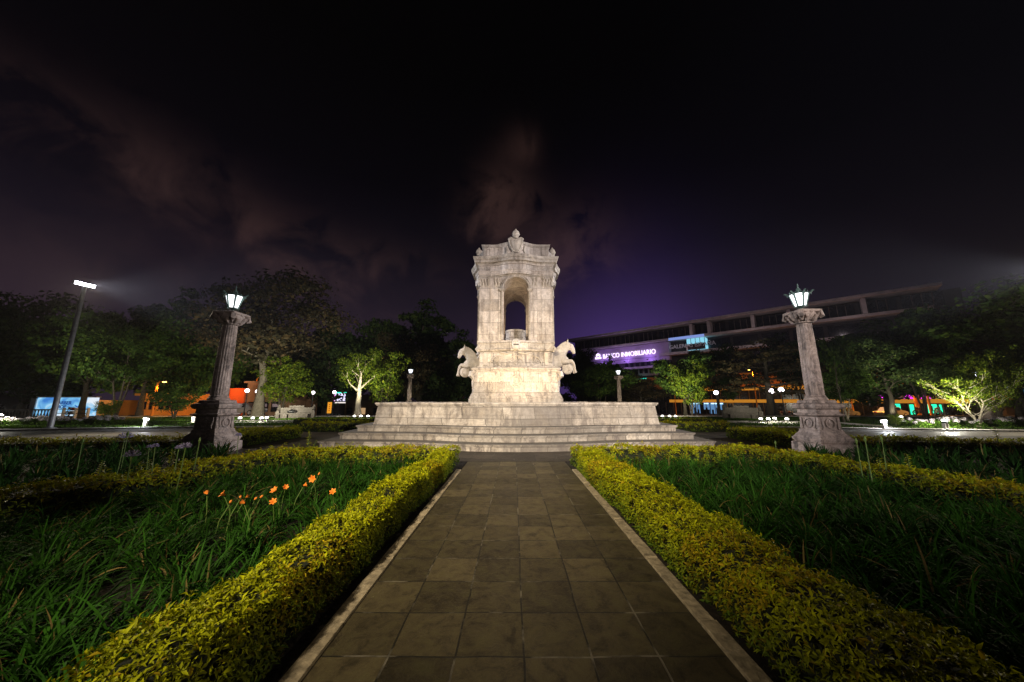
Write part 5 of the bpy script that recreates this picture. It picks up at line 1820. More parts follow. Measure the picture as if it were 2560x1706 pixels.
# ground floods with their beams
for lb, px, py, Y_, aim, pw in [
    ('leftmost ground floodlight of the four near the left lamp column', 600, 1047, 25.6, (-27.5, 34, 5), 2340),
    ('second ground floodlight of the four near the left lamp column', 632, 1047, 25.8, (-24, 36, 7), 0),
    ('third ground floodlight of the four near the left lamp column, on a taller base', 654, 1047, 25.0, (-24.5, 36, 6), 3380),
    ('rightmost ground floodlight of the four near the left lamp column', 667, 1046, 25.9, (-20, 37, 4), 1300),
    ('leftmost floodlight of the three under the lit pollard tree', 886, 1042, 30.3, (-14.8, 33, 4), 1300),
    ('middle floodlight of the three under the lit pollard tree', 902, 1042, 30.3, (-14.8, 33, 6), 1300),
    ('rightmost floodlight of the three under the lit pollard tree', 920, 1042, 30.3, (-12.5, 36, 5), 1040),
    ('leftmost floodlight of the three right of the basin', 1656, 1043, 30.3, (16, 36, 6), 1300),
    ('middle floodlight of the three right of the basin', 1674, 1043, 30.3, (18, 36, 4), 2340),
    ('rightmost floodlight of the three right of the basin', 1689, 1043, 30.3, (19, 36, 5), 1300),
    ('leftmost ground floodlight of the four left of the right lamp column', 1902, 1049, 24.6, (26, 36, 8), 780),
    ('second ground floodlight of the four left of the right lamp column, on a taller base', 1921, 1049, 24.0, (27, 37, 8), 650),
    ('third ground floodlight of the four left of the right lamp column', 1937, 1048, 24.9, (28, 40, 8), 0),
    ('rightmost ground floodlight of the four left of the right lamp column', 1967, 1049, 24.4, (24, 30, 6), 650),
    ('single ground floodlight in the right flower bed among white blooms', 2361, 1054, 19.6, (29.5, 23, 4.5), 3900),
    ('single ground floodlight at the very left edge behind white blooms', 1, 1040, 22.5, (-38, 30, 6), 1500),
    ('single ground floodlight beside the left lamp pedestal', 487, 1039, 24.5, (-29, 30, 3), 1000),
    ('small floodlight at the foot of the far lamp column left of the tower', 1036, 1041, 37.0, (-12.6, 40, 3.2), 260),
    ('small floodlight at the foot of the far lamp column right of the tower', 1533, 1041, 37.0, (12.7, 40, 3.2), 200),
    ('small ground light glinting in the lawn at right beyond the bollard', 2252, 1044, 26.0, (32, 32, 4), 90)]:
    t_ = ground_flood(lb, px, py, Y_, aim, pw)
    lamp('POINT', 'added_flood_fill', (0, -0.16, t_.children[0].data.vertices[-1].co.z + 0.35 if px in (1, 2361) else 0.30), 520 if px in (1, 2361) else 30, (1.0, 0.95, 0.8), 0.02, parent=t_)  # added point light by each lens brightens the flowers and ground nearby


# ------------------------------------------------------------------ writing
def lettering(name, body, size, mat, parent, loc, rot=(R(90), 0, 0), depth=0.06, bold=0.0, spacing=1.0, xscale=1.0):
    cu = bpy.data.curves.new(name, 'FONT')
    cu.body = body
    cu.size = size
    cu.extrude = depth / 2
    cu.offset = bold
    cu.space_character = spacing
    cu.align_x = 'LEFT'
    tmp = bpy.data.objects.new('tmp', cu)
    C.objects.link(tmp)
    dg = bpy.context.evaluated_depsgraph_get()
    me = bpy.data.meshes.new_from_object(tmp.evaluated_get(dg))
    bpy.data.objects.remove(tmp)
    bpy.data.curves.remove(cu)
    me.name = name
    me.materials.clear()
    me.materials.append(mat)
    o = bpy.data.objects.new(name, me)
    C.objects.link(o)
    o.parent = parent
    o.location = loc
    o.rotation_euler = rot
    o.scale = (xscale, 1, 1)
    return o


# ------------------------------------------------------------------ the long mall on the right
M['mall_wall'] = simple('mall_render', (0.045, 0.038, 0.040), 0.85, var=0.25, scale=0.6, bump=0.02)
M['mall_band'] = simple('mall_concrete_band', (0.52, 0.46, 0.44), 0.8, var=0.25, scale=0.8, bump=0.02)
M['mall_glass'] = simple('dark_window_glass', (0.012, 0.012, 0.016), 0.15, var=0.3, bump=0, spec=0.5)
M['mullion'] = simple('window_mullion', (0.22, 0.18, 0.15), 0.6)
M['orange_paint'] = simple('orange_paint', (0.80, 0.30, 0.04), 0.7, var=0.2, scale=0.8, bump=0.02)
def self_lit(name, col, e, rough=0.7):
    m = simple(name, col, rough, var=0.2, scale=0.8, bump=0.02)
    b = [n for n in m.node_tree.nodes if n.type == 'BSDF_PRINCIPLED'][0]
    b.inputs['Emission Color'].default_value = (*col, 1)
    b.inputs['Emission Strength'].default_value = e
    try: m.cycles.emission_sampling = 'NONE'
    except Exception: pass
    return m


M['fascia'] = self_lit('backlit_orange_fascia', (0.85, 0.33, 0.03), 0.55)
M['pink_wall'] = simple('pale_sign_wall', (0.45, 0.36, 0.45), 0.8, var=0.15, scale=0.6, bump=0.02)
MW = thing('shopping_mall', 'long dark mall with pale floor bands rising to the right behind the trees', 'building', (56.6, 80.0, -1.8), R(-43.8))


def mpart(name, x0, x1, y0, y1, z0, z1, mat, par=None):
    return MB().box(x0, x1, y0, y1, z0 + 1.8, z1 + 1.8).build(name, mat, par or MW)


mpart('wall', -50, 34, 2.0, 24, -1.8, 22.2, M['mall_wall'])
mpart('roof', -51.5, 31.5, -1.4, 24.5, 22.45, 23.0, M['mall_band'])
mpart('floor_band', -46.5, 30, -1.0, 2.0, 18.35, 18.95, M['mall_band'])
mpart('floor_band', -20, 6.8, -0.6, 2.0, 14.2, 14.95, M['mall_band'])
mpart('floor_band', -32, -22, -0.6, 2.0, 11.0, 11.6, M['mall_band'])
mpart('floor_band', 12, 30, -0.6, 2.0, 14.3, 14.9, M['mall_band'])
for x in (-11.1, -6.8, 2.7, 9.5, 21.4):
    mpart('pier', x - 0.35, x + 0.35, -0.9, 2.0, 19.05, 22.2, M['mall_band'])
for i in range(14):
    x0 = -50 + i * 5.9
    g_ = mpart('window', x0, x0 + 5.2, 1.9, 2.04, 19.3, 22.0, M['mall_glass'])
    for k in range(1, 4):
        mpart('mullion', x0 + k * 1.3 - 0.05, x0 + k * 1.3 + 0.05, 1.8, 1.9, 19.3, 22.0, M['mullion'], g_)
for i in range(6):
    x0 = -14 + i * 5.9
    mpart('window', x0, x0 + 5.2, 1.9, 2.04, 15.4, 17.8, M['mall_glass'])
    mpart('window', x0, x0 + 5.2, 1.9, 2.04, 11.2, 13.6, M['mall_glass'])
mpart('sign_wall', -44.5, -17.5, 0.2, 2.0, 13.0, 18.15, M['pink_wall'])
mpart('sign_wall', -38, -17.5, 0.5, 2.0, 11.6, 13.0, M['mall_wall'])
mpart('sign_wall', -27, -17, 0.6, 2.0, 8.9, 11.0, M['pink_wall'])
for i in range(5):
    mpart('window', -31 + i * 1.7, -30 + i * 1.7, 0.42, 0.52, 11.7, 12.9, M['mall_glass'])
    mpart('window', -26.6 + i * 1.5, -25.6 + i * 1.5, 0.5, 0.62, 9.6, 10.9, M['mall_glass'])
M['led_white'] = emit('violet_white_letters', (0.80, 0.66, 1.0), 1.9)
M['led_teal'] = emit('teal_light_strip', (0.05, 0.85, 0.62), 1.6)
M['led_blue'] = emit('blue_white_glazing', (0.20, 0.45, 0.85), 0.55)
M['led_cyan'] = emit('cyan_glazing', (0.30, 0.75, 0.95), 0.9)
M['dim_letters'] = simple('dim_metal_letters', (0.75, 0.72, 0.78), 0.5, bump=0)
bs_ = MB().box(-41.3, -21.2, 0.10, 0.2, 15.9, 16.0).build('sign_rail', M['mall_wall'], MW)
o = lettering('lettering', 'BANCO INMOBILIARIO', 2.0, M['led_white'], bs_, (-38.2, 0.0, 16.9), depth=0.2, bold=0.012)
wd = max(v.co.x for v in o.data.vertices)
o.scale = (17.0 / wd, 1, 1)
m = MB()
for a_, r_ in ((90, 0.42), (45, 0.36), (135, 0.36), (10, 0.30), (170, 0.30)):
    cx, cz = -39.9 + 0.55 * math.cos(R(a_)), 17.9 + 0.45 * math.sin(R(a_))
    m.tube([(cx, -0.1, cz), (cx, 0.1, cz)], r_, 12)
m.box(-41.0, -38.8, -0.1, 0.1, 16.9, 17.5)
m.build('emblem', M['led_white'], bs_)
# second, unlit sign further right with one lit glazed corner
g_ = mpart('glazed_corner', -12.4, -8.0, -0.9, 1.9, 15.0, 18.1, M['led_cyan'])
for k in range(5):
    mpart('glazing_bar', -12.5 + k * 1.1, -12.4 + k * 1.1, -0.98, -0.9, 15.0, 18.1, M['mall_glass'], g_)
mpart('spandrel', -12.6, -8.0, -0.97, -0.9, 15.0, 16.6, M['mall_wall'], g_)
o = lettering('lettering', 'GALERIAS ESPAÑA', 1.5, M['dim_letters'], MW, (-17.0, -1.1, 17.6), depth=0.15, bold=0.01)
wd = max(v.co.x for v in o.data.vertices)
o.scale = (11.5 / wd, 1, 1)
mpart('light_strip', -17.0, -8.0, -1.06, -0.98, 18.2, 18.95, emit('blue_lit_band', (0.30, 0.42, 0.95), 0.7))
mpart('light_strip', -27.5, -17.3, -0.7, -0.6, 7.9, 8.15, M['led_teal'])
mpart('light_strip', -34.5, -30.5, -0.7, -0.6, 7.9, 8.15, M['led_teal'])
mpart('balcony', -27.5, -17.3, -0.6, 2.0, 7.1, 7.9, M['orange_paint'])
mpart('balcony', -34.5, -30.5, -0.6, 2.0, 7.1, 7.9, M['orange_paint'])
# violet wash on the sign wall comes from added lights with invented projectors
for x in (-37, -30, -23):
    pj = MB().box(x - 0.2, x + 0.2, -2.0, -1.7, 15.0, 15.25).build('added_projector', M['dark_metal'], MW)
    l_ = lamp('POINT', 'added_wash_light', (x, -1.9, 15.8), 330, (0.42, 0.22, 1.0), 0.3)
    l_.parent = MW
# added lights, each with an invented projector, brighten the floor bands faintly pink
for x in (-30, -14, 2, 18):
    pj = MB().box(x - 0.25, x + 0.25, -4.0, -3.6, 9.9, 10.2).build('added_projector', M['dark_metal'], MW)
    l_ = lamp('POINT', 'added_wash_light', (x, -7.5, 18.0), 270, (1.0, 0.80, 0.86), 0.4)
    l_.parent = MW
# arcade at street level
AR = thing('shop_arcade', 'two-storey glazed shop arcade with glowing orange fascias', 'building', (56.6, 80.0, -1.8), R(-43.8))


def apart(name, x0, x1, y0, y1, z0, z1, mat, par=None):
    return MB().box(x0, x1, y0, y1, z0 + 1.8, z1 + 1.8).build(name, mat, par or AR)


apart('wall', -24, 44, -2.5, 1.9, -1.8, 4.0, M['mall_glass'])
apart('fascia', -8.5, 44, -4.2, 1.9, 4.0, 4.75, M['fascia'])
apart('fascia', -17, 44, -4.4, -2.5, 1.15, 1.85, M['fascia'])
apart('upper_wall', -24, 44, -1.0, 1.95, 4.75, 8.2, M['orange_paint'])
for i in range(34):
    x = -23 + i * 1.95
    apart('mullion', x - 0.05, x + 0.05, -2.62, -2.5, 1.85, 4.0, M['mullion'])
    apart('mullion', x + 0.45, x + 0.58, -2.66, -2.5, -1.8, 1.15, M['mullion'])
for x0, x1 in ((-12.6, -10.3), (-9.4, -8.1), (-7.9, -5.0)):
    g_ = apart('shop_window', x0, x1, -2.58, -2.5, -1.6, 1.1, M['led_blue'])
    for k in range(3):
        xx = x0 + (x1 - x0) * (k + 0.5) / 3
        apart('display', xx - 0.25, xx + 0.2, -2.66, -2.58, -1.6, -0.6 + 0.5 * (k % 2), M['mall_glass'], g_)
    apart('light_box', x0 + 0.2, x1 - 0.2, -2.65, -2.58, 0.75, 1.0, emit('light_box', (0.5, 0.85, 1.0), 2.2), g_)
apart('door_frame', -4.3, -4.15, -2.7, -2.58, -1.7, 1.1, M['white_metal'])
apart('door_frame', -3.1, -2.95, -2.7, -2.58, -1.7, 1.1, M['white_metal'])
apart('door_frame', -4.3, -2.95, -2.7, -2.58, 0.95, 1.1, M['white_metal'])
M['neon_green'] = emit('green_neon', (0.02, 0.95, 0.48), 1.6)
M['neon_mag'] = emit('magenta_neon', (0.95, 0.03, 0.85), 2.0)
for x, w, zt, zb in ((22.0, 1.3, 1.0, -0.2), (24.4, 0.5, 0.9, -0.9), (26.2, 1.35, 0.95, -0.6), (27.8, 0.25, 0.9, -0.4)):
    g_ = apart('neon_panel', x, x + w, -2.72, -2.62, zb, zt, M['neon_green'])
    if w > 1:
        apart('neon_gap', x + w * 0.38, x + w * 0.62, -2.76, -2.72, zb + 0.35, zt - 0.25, M['mall_glass'], g_)
for x in (23.9, 25.9, 20.3):
    g_ = MB()
    g_.add([(x, -2.7, 3.75), (x + 1.2, -2.7, 3.75), (x + 0.6, -2.7, 4.75), (x, -2.6, 3.75), (x + 1.2, -2.6, 3.75), (x + 0.6, -2.6, 4.75)],
           [(0, 1, 2), (5, 4, 3), (0, 3, 4, 1), (1, 4, 5, 2), (2, 5, 3, 0)])
    g_.build('neon_triangle', M['neon_mag'], AR)
apart('lit_room', 22.6, 25.8, -2.56, -2.5, 2.1, 3.9, emit('warm_room', (0.9, 0.5, 0.35), 0.16))
apart('sign_board', 31.5, 34.0, -4.6, -4.4, 1.2, 2.0, M['orange_paint'])

# sodium street lights
def sodium(label, px, py, Y_, power, pole='orange_paint', r=0.10, arm=0.8):
    p = at(px, py, Y_)
    gz = ground_z(p.x, Y_)
    t = thing('street_light', label, 'street lamp', (p.x - arm, Y_, gz), group='sodium street lights')
    h = p.z - gz
    m = MB()
    m.tube([(0, 0, -0.1), (0, 0, h - 0.2), (arm * 0.3, 0, h + 0.05), (arm, 0, h + 0.1)], [r, r * 0.75, r * 0.6, r * 0.5], 8)
    m.build('pole', M[pole], t, smooth=True)
    m = MB()
    m.box(arm - 0.25, arm + 0.3, -0.14, 0.14, h + 0.02, h + 0.16)
    m.build('hood', M['dark_metal'], t, bevel=0.02)
    m = MB()
    m.ball((arm + 0.05, 0, h), (0.2, 0.12, 0.08), 10, 6)
    m.build('bulb', M['sodium'], t, smooth='full')
    lamp('SPOT', 'sodium_glow', (arm + 0.05, -0.1, h - 0.25), power * 1.6, (1.0, 0.42, 0.07), 0.15, parent=t, angle=150, blend=0.5)
    return t


sodium('orange sodium street light on a yellow pole left of the pale bare tree', 654, 945, 43.0, 1500, arm=0.6)
sodium('orange sodium street light high behind the cedar branches', 1872, 925, 56.0, 3000, arm=-0.6)
sodium('orange sodium street light beyond the right lamp column, hidden in leaves', 2130, 935, 48.0, 2600)
sodium('orange post in front of the green neon windows', 2292, 940, 44.0, 2000, r=0.22)
sodium('slimmer orange post right of the thick one', 2322, 935, 43.0, 480, r=0.14)
sodium('far orange street light left of the fountain tower', 1150, 968, 70.0, 450)
sodium('orange street light behind the low orange building', 410, 955, 33.5, 500, arm=0.6)
sodium('orange street light between the mall and the three floodlights', 1695, 962, 62.0, 450)

# glass building at the right edge
p0 = at(2495, 948, 42)
GB = thing('glass_shop', 'building with cyan glazing at the right edge of the picture', 'building', (p0.x, 42, -0.4), R(-35))
MB().box(0, 16, 0, 8, 0, 5.2).build('wall', M['mall_wall'], GB)
gl = MB().box(0.4, 16, -0.15, 0, 2.75, 4.6).build('window', emit('cyan_shop_glazing', (0.03, 0.22, 0.40), 0.55), GB)
for k in range(6):
    MB().box(0.4 + k * 3, 0.55 + k * 3, -0.25, -0.15, 2.75, 4.6).build('mullion', emit('lit_mullion', (0.25, 0.6, 0.9), 0.6), gl)
MB().box(0.2, 16, -0.35, 0.0, 4.6, 4.72).build('light_strip', emit('cyan_strip', (0.35, 0.75, 1.0), 1.2), GB)
MB().box(-1.5, 16, -1.5, 0.0, 2.1, 2.6).build('canopy', M['orange_paint'], GB)
for k in range(3):
    a = MB()
    x0 = 0.5 + k * 4.2
    a.add([(x0, -0.1, 2.0), (x0 + 3.6, -0.1, 2.0), (x0 + 3.6, -1.6, 1.2), (x0, -1.6, 1.2), (x0, -0.1, 1.94), (x0 + 3.6, -0.1, 1.94), (x0 + 3.6, -1.6, 1.14), (x0, -1.6, 1.14)],
          [(0, 1, 2, 3), (7, 6, 5, 4), (0, 4, 5, 1), (1, 5, 6, 2), (2, 6, 7, 3), (3, 7, 4, 0)])
    a.build('awning', simple('pale_blue_awning', (0.35, 0.40, 0.60), 0.8), GB)
lamp('POINT', 'shopfront_light', (6, -3.0, 2.9), 300, (0.45, 0.6, 1.0), 0.3, parent=GB)

# ------------------------------------------------------------------ buildings and signs on the left
p0 = at(112, 1000, 36); 
HB = thing('shop_hoarding', 'blue-white lit barber shop hoarding behind the flower bed at left', 'sign', (p0.x - 0.8, 36, -0.02))
w_ = (242 - 112) / FPX * 36
MB().box(0, w_ + 0.6, 0.0, 0.3, -0.1, 1.95).build('panel', None, HB)
m_, g2, o2 = new_mat('lit_blue_hoarding')
t2 = g2.n('ShaderNodeTexCoord')
nz2 = g2.n('ShaderNodeTexNoise', ins={'Vector': t2.outputs['Object'], 'Scale': 0.7, 'Detail': 3.0, 'Distortion': 1.2})
cc2 = g2.ramp(nz2.outputs[0], [(0.32, (0.05, 0.22, 0.65)), (0.5, (0.22, 0.58, 0.90)), (0.68, (0.85, 0.92, 1.0))])
e2_ = g2.n('ShaderNodeEmission', ins={'Color': cc2, 'Strength': 0.95})
g2.t.links.new(e2_.outputs[0], o2.inputs[0])
HB.children[0].data.materials.clear(); HB.children[0].data.materials.append(m_)
MB().box(-0.55, 0, -0.1, 0.4, -0.1, 1.85).build('side_panel', M['grey_metal'], HB)
MB().box(-0.1, w_ + 0.7, -0.08, 0.38, 1.95, 2.05).build('frame', M['white_metal'], HB)
M['navy'] = simple('navy_paint', (0.01, 0.05, 0.25), 0.6, bump=0)
nav = emit('navy_lettering', (0.01, 0.06, 0.28), 0.8, sample=False)
lettering('lettering', 'BARBER', 0.50, nav, HB, (2.05, -0.02, 1.22), depth=0.02, bold=0.012)
lettering('lettering', 'SHOP', 0.50, nav, HB, (2.05, -0.02, 0.80), depth=0.02, bold=0.012)
m = MB()
m.tube([(4.2, -0.02, 1.15), (4.5, -0.02, 0.95), (4.9, -0.02, 0.98), (5.2, -0.02, 1.25)], [0.03, 0.07, 0.08, 0.03], 6)
m.build('wave_mark', emit('blue_mark', (0.02, 0.2, 0.8), 0.8, sample=False), HB)

OR = thing('orange_kiosk', 'dim orange wall right beside the barber shop hoarding', 'building', (at(245, 1010, 38).x, 38, -0.1))
MB().box(0, 1.7, 0, 2.5, 0, 1.6).build('wall', M['orange_paint'], OR)
MB().box(-0.2, 1.9, -0.2, 2.6, 1.6, 1.75).build('roof', M['orange_paint'], OR)
lamp('POINT', 'added_kiosk_fill', (1.0, -1.6, 2.2), 45, (1.0, 0.5, 0.12), 0.1, parent=OR)  # added light without a fixture, puts orange on the kiosk wall

p0 = at(352, 995, 38)
OH = thing('orange_house', 'low orange building with a band of dark windows, behind the olive tree', 'building', (p0.x, 38, -0.15))
MB().box(0, 4.6, 0, 5, 0, 2.3).build('wall', M['orange_paint'], OH)
MB().box(-0.2, 4.7, -0.5, 5.1, 2.3, 2.55).build('roof', M['orange_paint'], OH)
wn_ = MB().box(0.25, 4.4, -0.06, 0.0, 0.75, 1.65).build('window', M['mall_glass'], OH)
for x, w2 in ((0.95, 0.22), (2.0, 0.3), (2.9, 0.2), (3.6, 0.12)):
    MB().box(x, x + w2, -0.12, -0.06, 0.75, 1.65).build('window_frame', M['orange_paint'], wn_)
lamp('POINT', 'added_house_fill', (2.2, -2.4, 2.9), 110, (1.0, 0.5, 0.12), 0.15, parent=OH)  # no fixture here: light added to brighten the orange front

p0 = at(566, 972, 42)
RB = thing('orange_building', 'bright orange-red building with brown front between the left column and the pale tree', 'building', (p0.x, 42, -0.3))
M['red_orange'] = simple('red_orange_paint', (0.85, 0.13, 0.02), 0.7, var=0.1, scale=0.8, bump=0.02)
M['brown_wall'] = simple('brown_stained_wall', (0.30, 0.17, 0.09), 0.85, var=0.4, scale=0.6, bump=0.05)
MB().box(0, 2.4, 0, 6, -0.2, 3.45).build('side_wall', M['red_orange'], RB)
MB().box(2.4, 8.2, 0.3, 6, -0.2, 4.1).build('front_wall', M['brown_wall'], RB)
MB().box(2.2, 8.4, -0.1, 6.2, 4.1, 4.35).build('roof', M['brown_wall'], RB)
for x in (2.9, 4.3, 5.8):
    f_ = MB().box(x, x + 1.1, 0.22, 0.3, 0.5, 1.65).build('window', M['mall_glass'], RB)
    MB().box(x + 0.15, x + 0.95, 0.17, 0.22, 1.1, 1.5).build('painted_reflection', M['pink_wall'], f_)  # pale panel painted as a reflection on the window glass
    MB().box(x - 0.06, x + 1.16, 0.18, 0.24, 1.65, 1.75).build('lintel', M['dark_metal'], f_)
lamp('POINT', 'added_wall_fill', (1.3, -2.2, 3.4), 170, (1.0, 0.36, 0.10), 0.2, parent=RB)  # added point light warms this wall, no lamp is built for it

p0 = at(836, 1003, 44)
NS = thing('neon_sign', 'small white, pink and cyan neon shop sign beside the globe lamp', 'sign', (p0.x, 44, ground_z(0, 44)))
hz = p0.z - ground_z(0, 44)
MB().box(0, 1.3, 0, 0.25, hz, hz + 1.0).build('panel', emit('neon_panel', (0.75, 0.7, 1.0), 1.4), NS)
MB().box(-0.1, -0.02, -0.05, 0.1, hz - 0.1, hz + 1.05).build('edge_light', emit('pink_neon', (1.0, 0.15, 0.8), 2.0), NS)
MB().box(0.0, 1.45, -0.05, 0.1, hz + 1.03, hz + 1.15).build('edge_light', emit('teal_neon', (0.05, 0.9, 0.6), 1.8), NS)
m = MB()
m.tube([(0.15, -0.04, hz + 0.45), (0.4, -0.04, hz + 0.6), (0.6, -0.04, hz + 0.42), (0.85, -0.04, hz + 0.6), (1.15, -0.04, hz + 0.4)], 0.05, 6)
m.build('mark', M['navy'], NS)
MB().box(0, 1.4, -0.02, 0.2, hz - 0.28, hz - 0.14).build('lower_light', emit('white_strip', (0.9, 0.8, 0.75), 1.2), NS)
MB().box(0.3, 0.45, 0.3, 0.45, -0.1, hz + 0.8).add([], []).build('post', M['dark_metal'], NS)

p0 = at(817, 1033, 40)
BN = thing('banner', 'tall narrow orange lit banner left of the neon sign', 'sign', (p0.x, 40, ground_z(0, 40)))
MB().box(0, 0.48, 0, 0.05, 0.25, 1.55).build('cloth', emit('orange_banner', (1.0, 0.40, 0.03), 0.85), BN)
m = MB()
for k in range(4):
    m.box(0.18, 0.32, -0.012, -0.004, 0.5 + k * 0.24, 0.62 + k * 0.24)
m.build('print', emit('banner_print', (0.55, 0.10, 0.01), 0.7, sample=False), BN)
MB().box(-0.04, 0.0, 0, 0.05, 0, 1.6).build('frame', M['dark_metal'], BN)

p0 = at(880, 1002, 62)
for lb, px0, px1, yt, Y_, mt in (('dim brown row of houses beyond the trees between the banner and the basin', 860, 960, 990, 60, 'brown_wall'),
                                 ('dark shop front far behind the globe lamps left of the fountain', 765, 850, 996, 58, 'mall_wall'),
                                 ('small brick house far behind the basin rim, left of the tower', 1120, 1152, 988, 75, 'brown_wall'),
                                 ('low grey house far behind the basin rim near the far left lamp column', 1058, 1105, 996, 78, 'mall_wall'),
                                 ('long pale wall far behind the left bench', 640, 770, 985, 56, 'mall_wall'),
                                 ('dark house behind the balustrade at the left edge', -80, 105, 985, 50, 'mall_wall')):
    a, b = at(px0, yt, Y_), at(px1, yt, Y_)
    H_ = thing('house', lb, 'building', (a.x, Y_, ground_z(0, Y_)), group='low houses beyond the square')
    ww, hh = b.x - a.x, a.z - ground_z(0, Y_)
    MB().box(0, ww, 0, 6, -0.3, hh).build('wall', M[mt], H_)
    MB().box(-0.2, ww + 0.2, -0.3, 6.2, hh, hh + 0.2).build('roof', M[mt], H_)
    n_ = max(2, int(ww / 2.2))
    for k in range(n_):
        x = ww * (k + 0.5) / n_
        MB().box(x - 0.45, x + 0.45, -0.06, 0, 1.0, min(hh - 0.3, 2.1)).build('window', M['mall_glass'] if (k * 7 + len(lb)) % 4 else emit('lit_window', (0.95, 0.6, 0.3), 0.5), H_)

# benches
def bench(label, px, Y_, rz, src=None):
    p = at(px, 1046, Y_)
    if src is not None:
        return copy_thing(src, label, (p.x, Y_, 0), rz)
    t = thing('stone_bench', label, 'bench', (p.x, Y_, 0), rz, 'stone benches facing the fountain')
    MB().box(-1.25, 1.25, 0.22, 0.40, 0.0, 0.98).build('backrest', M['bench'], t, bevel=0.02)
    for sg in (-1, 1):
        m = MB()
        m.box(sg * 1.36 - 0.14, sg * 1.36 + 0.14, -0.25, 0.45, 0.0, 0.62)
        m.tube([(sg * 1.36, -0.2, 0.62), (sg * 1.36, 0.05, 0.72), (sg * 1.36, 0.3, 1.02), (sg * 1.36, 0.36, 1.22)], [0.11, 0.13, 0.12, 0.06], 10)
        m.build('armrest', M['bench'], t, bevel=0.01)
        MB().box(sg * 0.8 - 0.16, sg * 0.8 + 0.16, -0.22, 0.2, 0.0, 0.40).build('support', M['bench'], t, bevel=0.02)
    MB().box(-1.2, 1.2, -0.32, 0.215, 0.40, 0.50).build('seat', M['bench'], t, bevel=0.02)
    MB().box(-0.6, 0.6, 0.24, 0.38, 0.98, 1.16).build('crest', M['bench'], t, bevel=0.03)
    return t


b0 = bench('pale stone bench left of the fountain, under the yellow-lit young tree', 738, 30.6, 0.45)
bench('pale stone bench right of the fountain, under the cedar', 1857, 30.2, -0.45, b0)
p = at(722, 1040, 30.0)
t = thing('dark_bag', 'dark bag lying on the seat of the left stone bench', 'bag', (p.x, 30.25, 0.50), 0.45)
m = MB(); m.ball((0, 0, 0.13), (0.34, 0.14, 0.13), 14, 8); m.build('body', M['dark_metal'], t, smooth='full')
m = MB(); m.tube([(-0.15, 0, 0.24), (0, 0, 0.36), (0.15, 0, 0.24)], 0.015, 6); m.build('strap', M['dark_metal'], t)

# balustrade and fence at left
p = at(-20, 1023, 30)
t = thing('balustrade', 'pale balustrade among bushes at the left edge', 'railing', (p.x, 30, 0), 0.12)
MB().box(0, 4.6, -0.1, 0.1, 0.72, 0.84).build('rail', M['bench'], t)
MB().box(0, 4.6, -0.1, 0.1, 0.05, 0.15).build('plinth', M['bench'], t)
for k in range(18):
    MB().lathe([(0.05, 0.15), (0.07, 0.3), (0.035, 0.5), (0.055, 0.72)], 8, (0.13 + k * 0.25, 0)).build('baluster', M['bench'], t)
p = at(125, 1045, 31)
t = thing('post_fence', 'fence of four pale posts with two bars before the lit hoarding', 'fence', (p.x, 31, 0), -0.1)
for k in range(4):
    MB().box(k * 1.3 - 0.08, k * 1.3 + 0.08, -0.08, 0.08, 0, 0.95, 0.01).build('post', M['concrete'], t)
for z in (0.45, 0.82):
    MB().tube([(0, 0, z), (3.9, 0, z)], 0.03, 8).build('bar', M['dark_metal'], t)


# hydrangea beds
def hydrangea():
    t = thing('hydrangea', 'x', 'flowering bush', (0, 0, 0), group='hydrangeas along the kerb')
    n = 260
    q = norm(rng.normal(0, 1, (n, 3))); q[:, 2] = np.abs(q[:, 2])
    P_ = q * np.array([[0.42, 0.36, 0.40]]) * (rng.random((n, 1)) ** 0.3)
    Tn = norm(q + rng.normal(0, 0.5, (n, 3)))
    Nn = norm(np.array([[0, 0, 1.0]]) + q * 0.5 + rng.normal(0, 0.3, (n, 3)))
    L = rng.uniform(0.10, 0.17, n)
    V, T, Cc = leaf_batch(P_, Tn, Nn, L, L * 0.6, np.tile(np.array([[0.10, 0.20, 0.02]]), (n, 1)) * rng.uniform(0.6, 1.3, (n, 1)), 0.2)
    V[:, 2] = np.maximum(V[:, 2], 0.02)
    np_mesh('foliage', V, T, M['lily_leaf'], t, Cc)
    for k, (x, y, z) in enumerate(((-0.22, -0.15, 0.40), (0.18, -0.2, 0.36), (0.02, 0.1, 0.47), (0.34, 0.05, 0.33))):
        n = 90
        q = norm(rng.normal(0, 1, (n, 3)))
        P_ = np.array([[x, y, z]]) + q * np.array([[0.12, 0.12, 0.075]])
        Tn = norm(np.cross(q, rng.normal(0, 1, (n, 3))))
        L = np.full(n, 0.06)
        V, T, Cc = leaf_batch(P_, Tn, q, L, L * 0.9, np.tile(np.array([[0.62, 0.56, 0.58]]), (n, 1)) * rng.uniform(0.7, 1.2, (n, 1)), 0.1)
        np_mesh('flower_head', V, T, M['lily_leaf'], t, Cc)
    return t


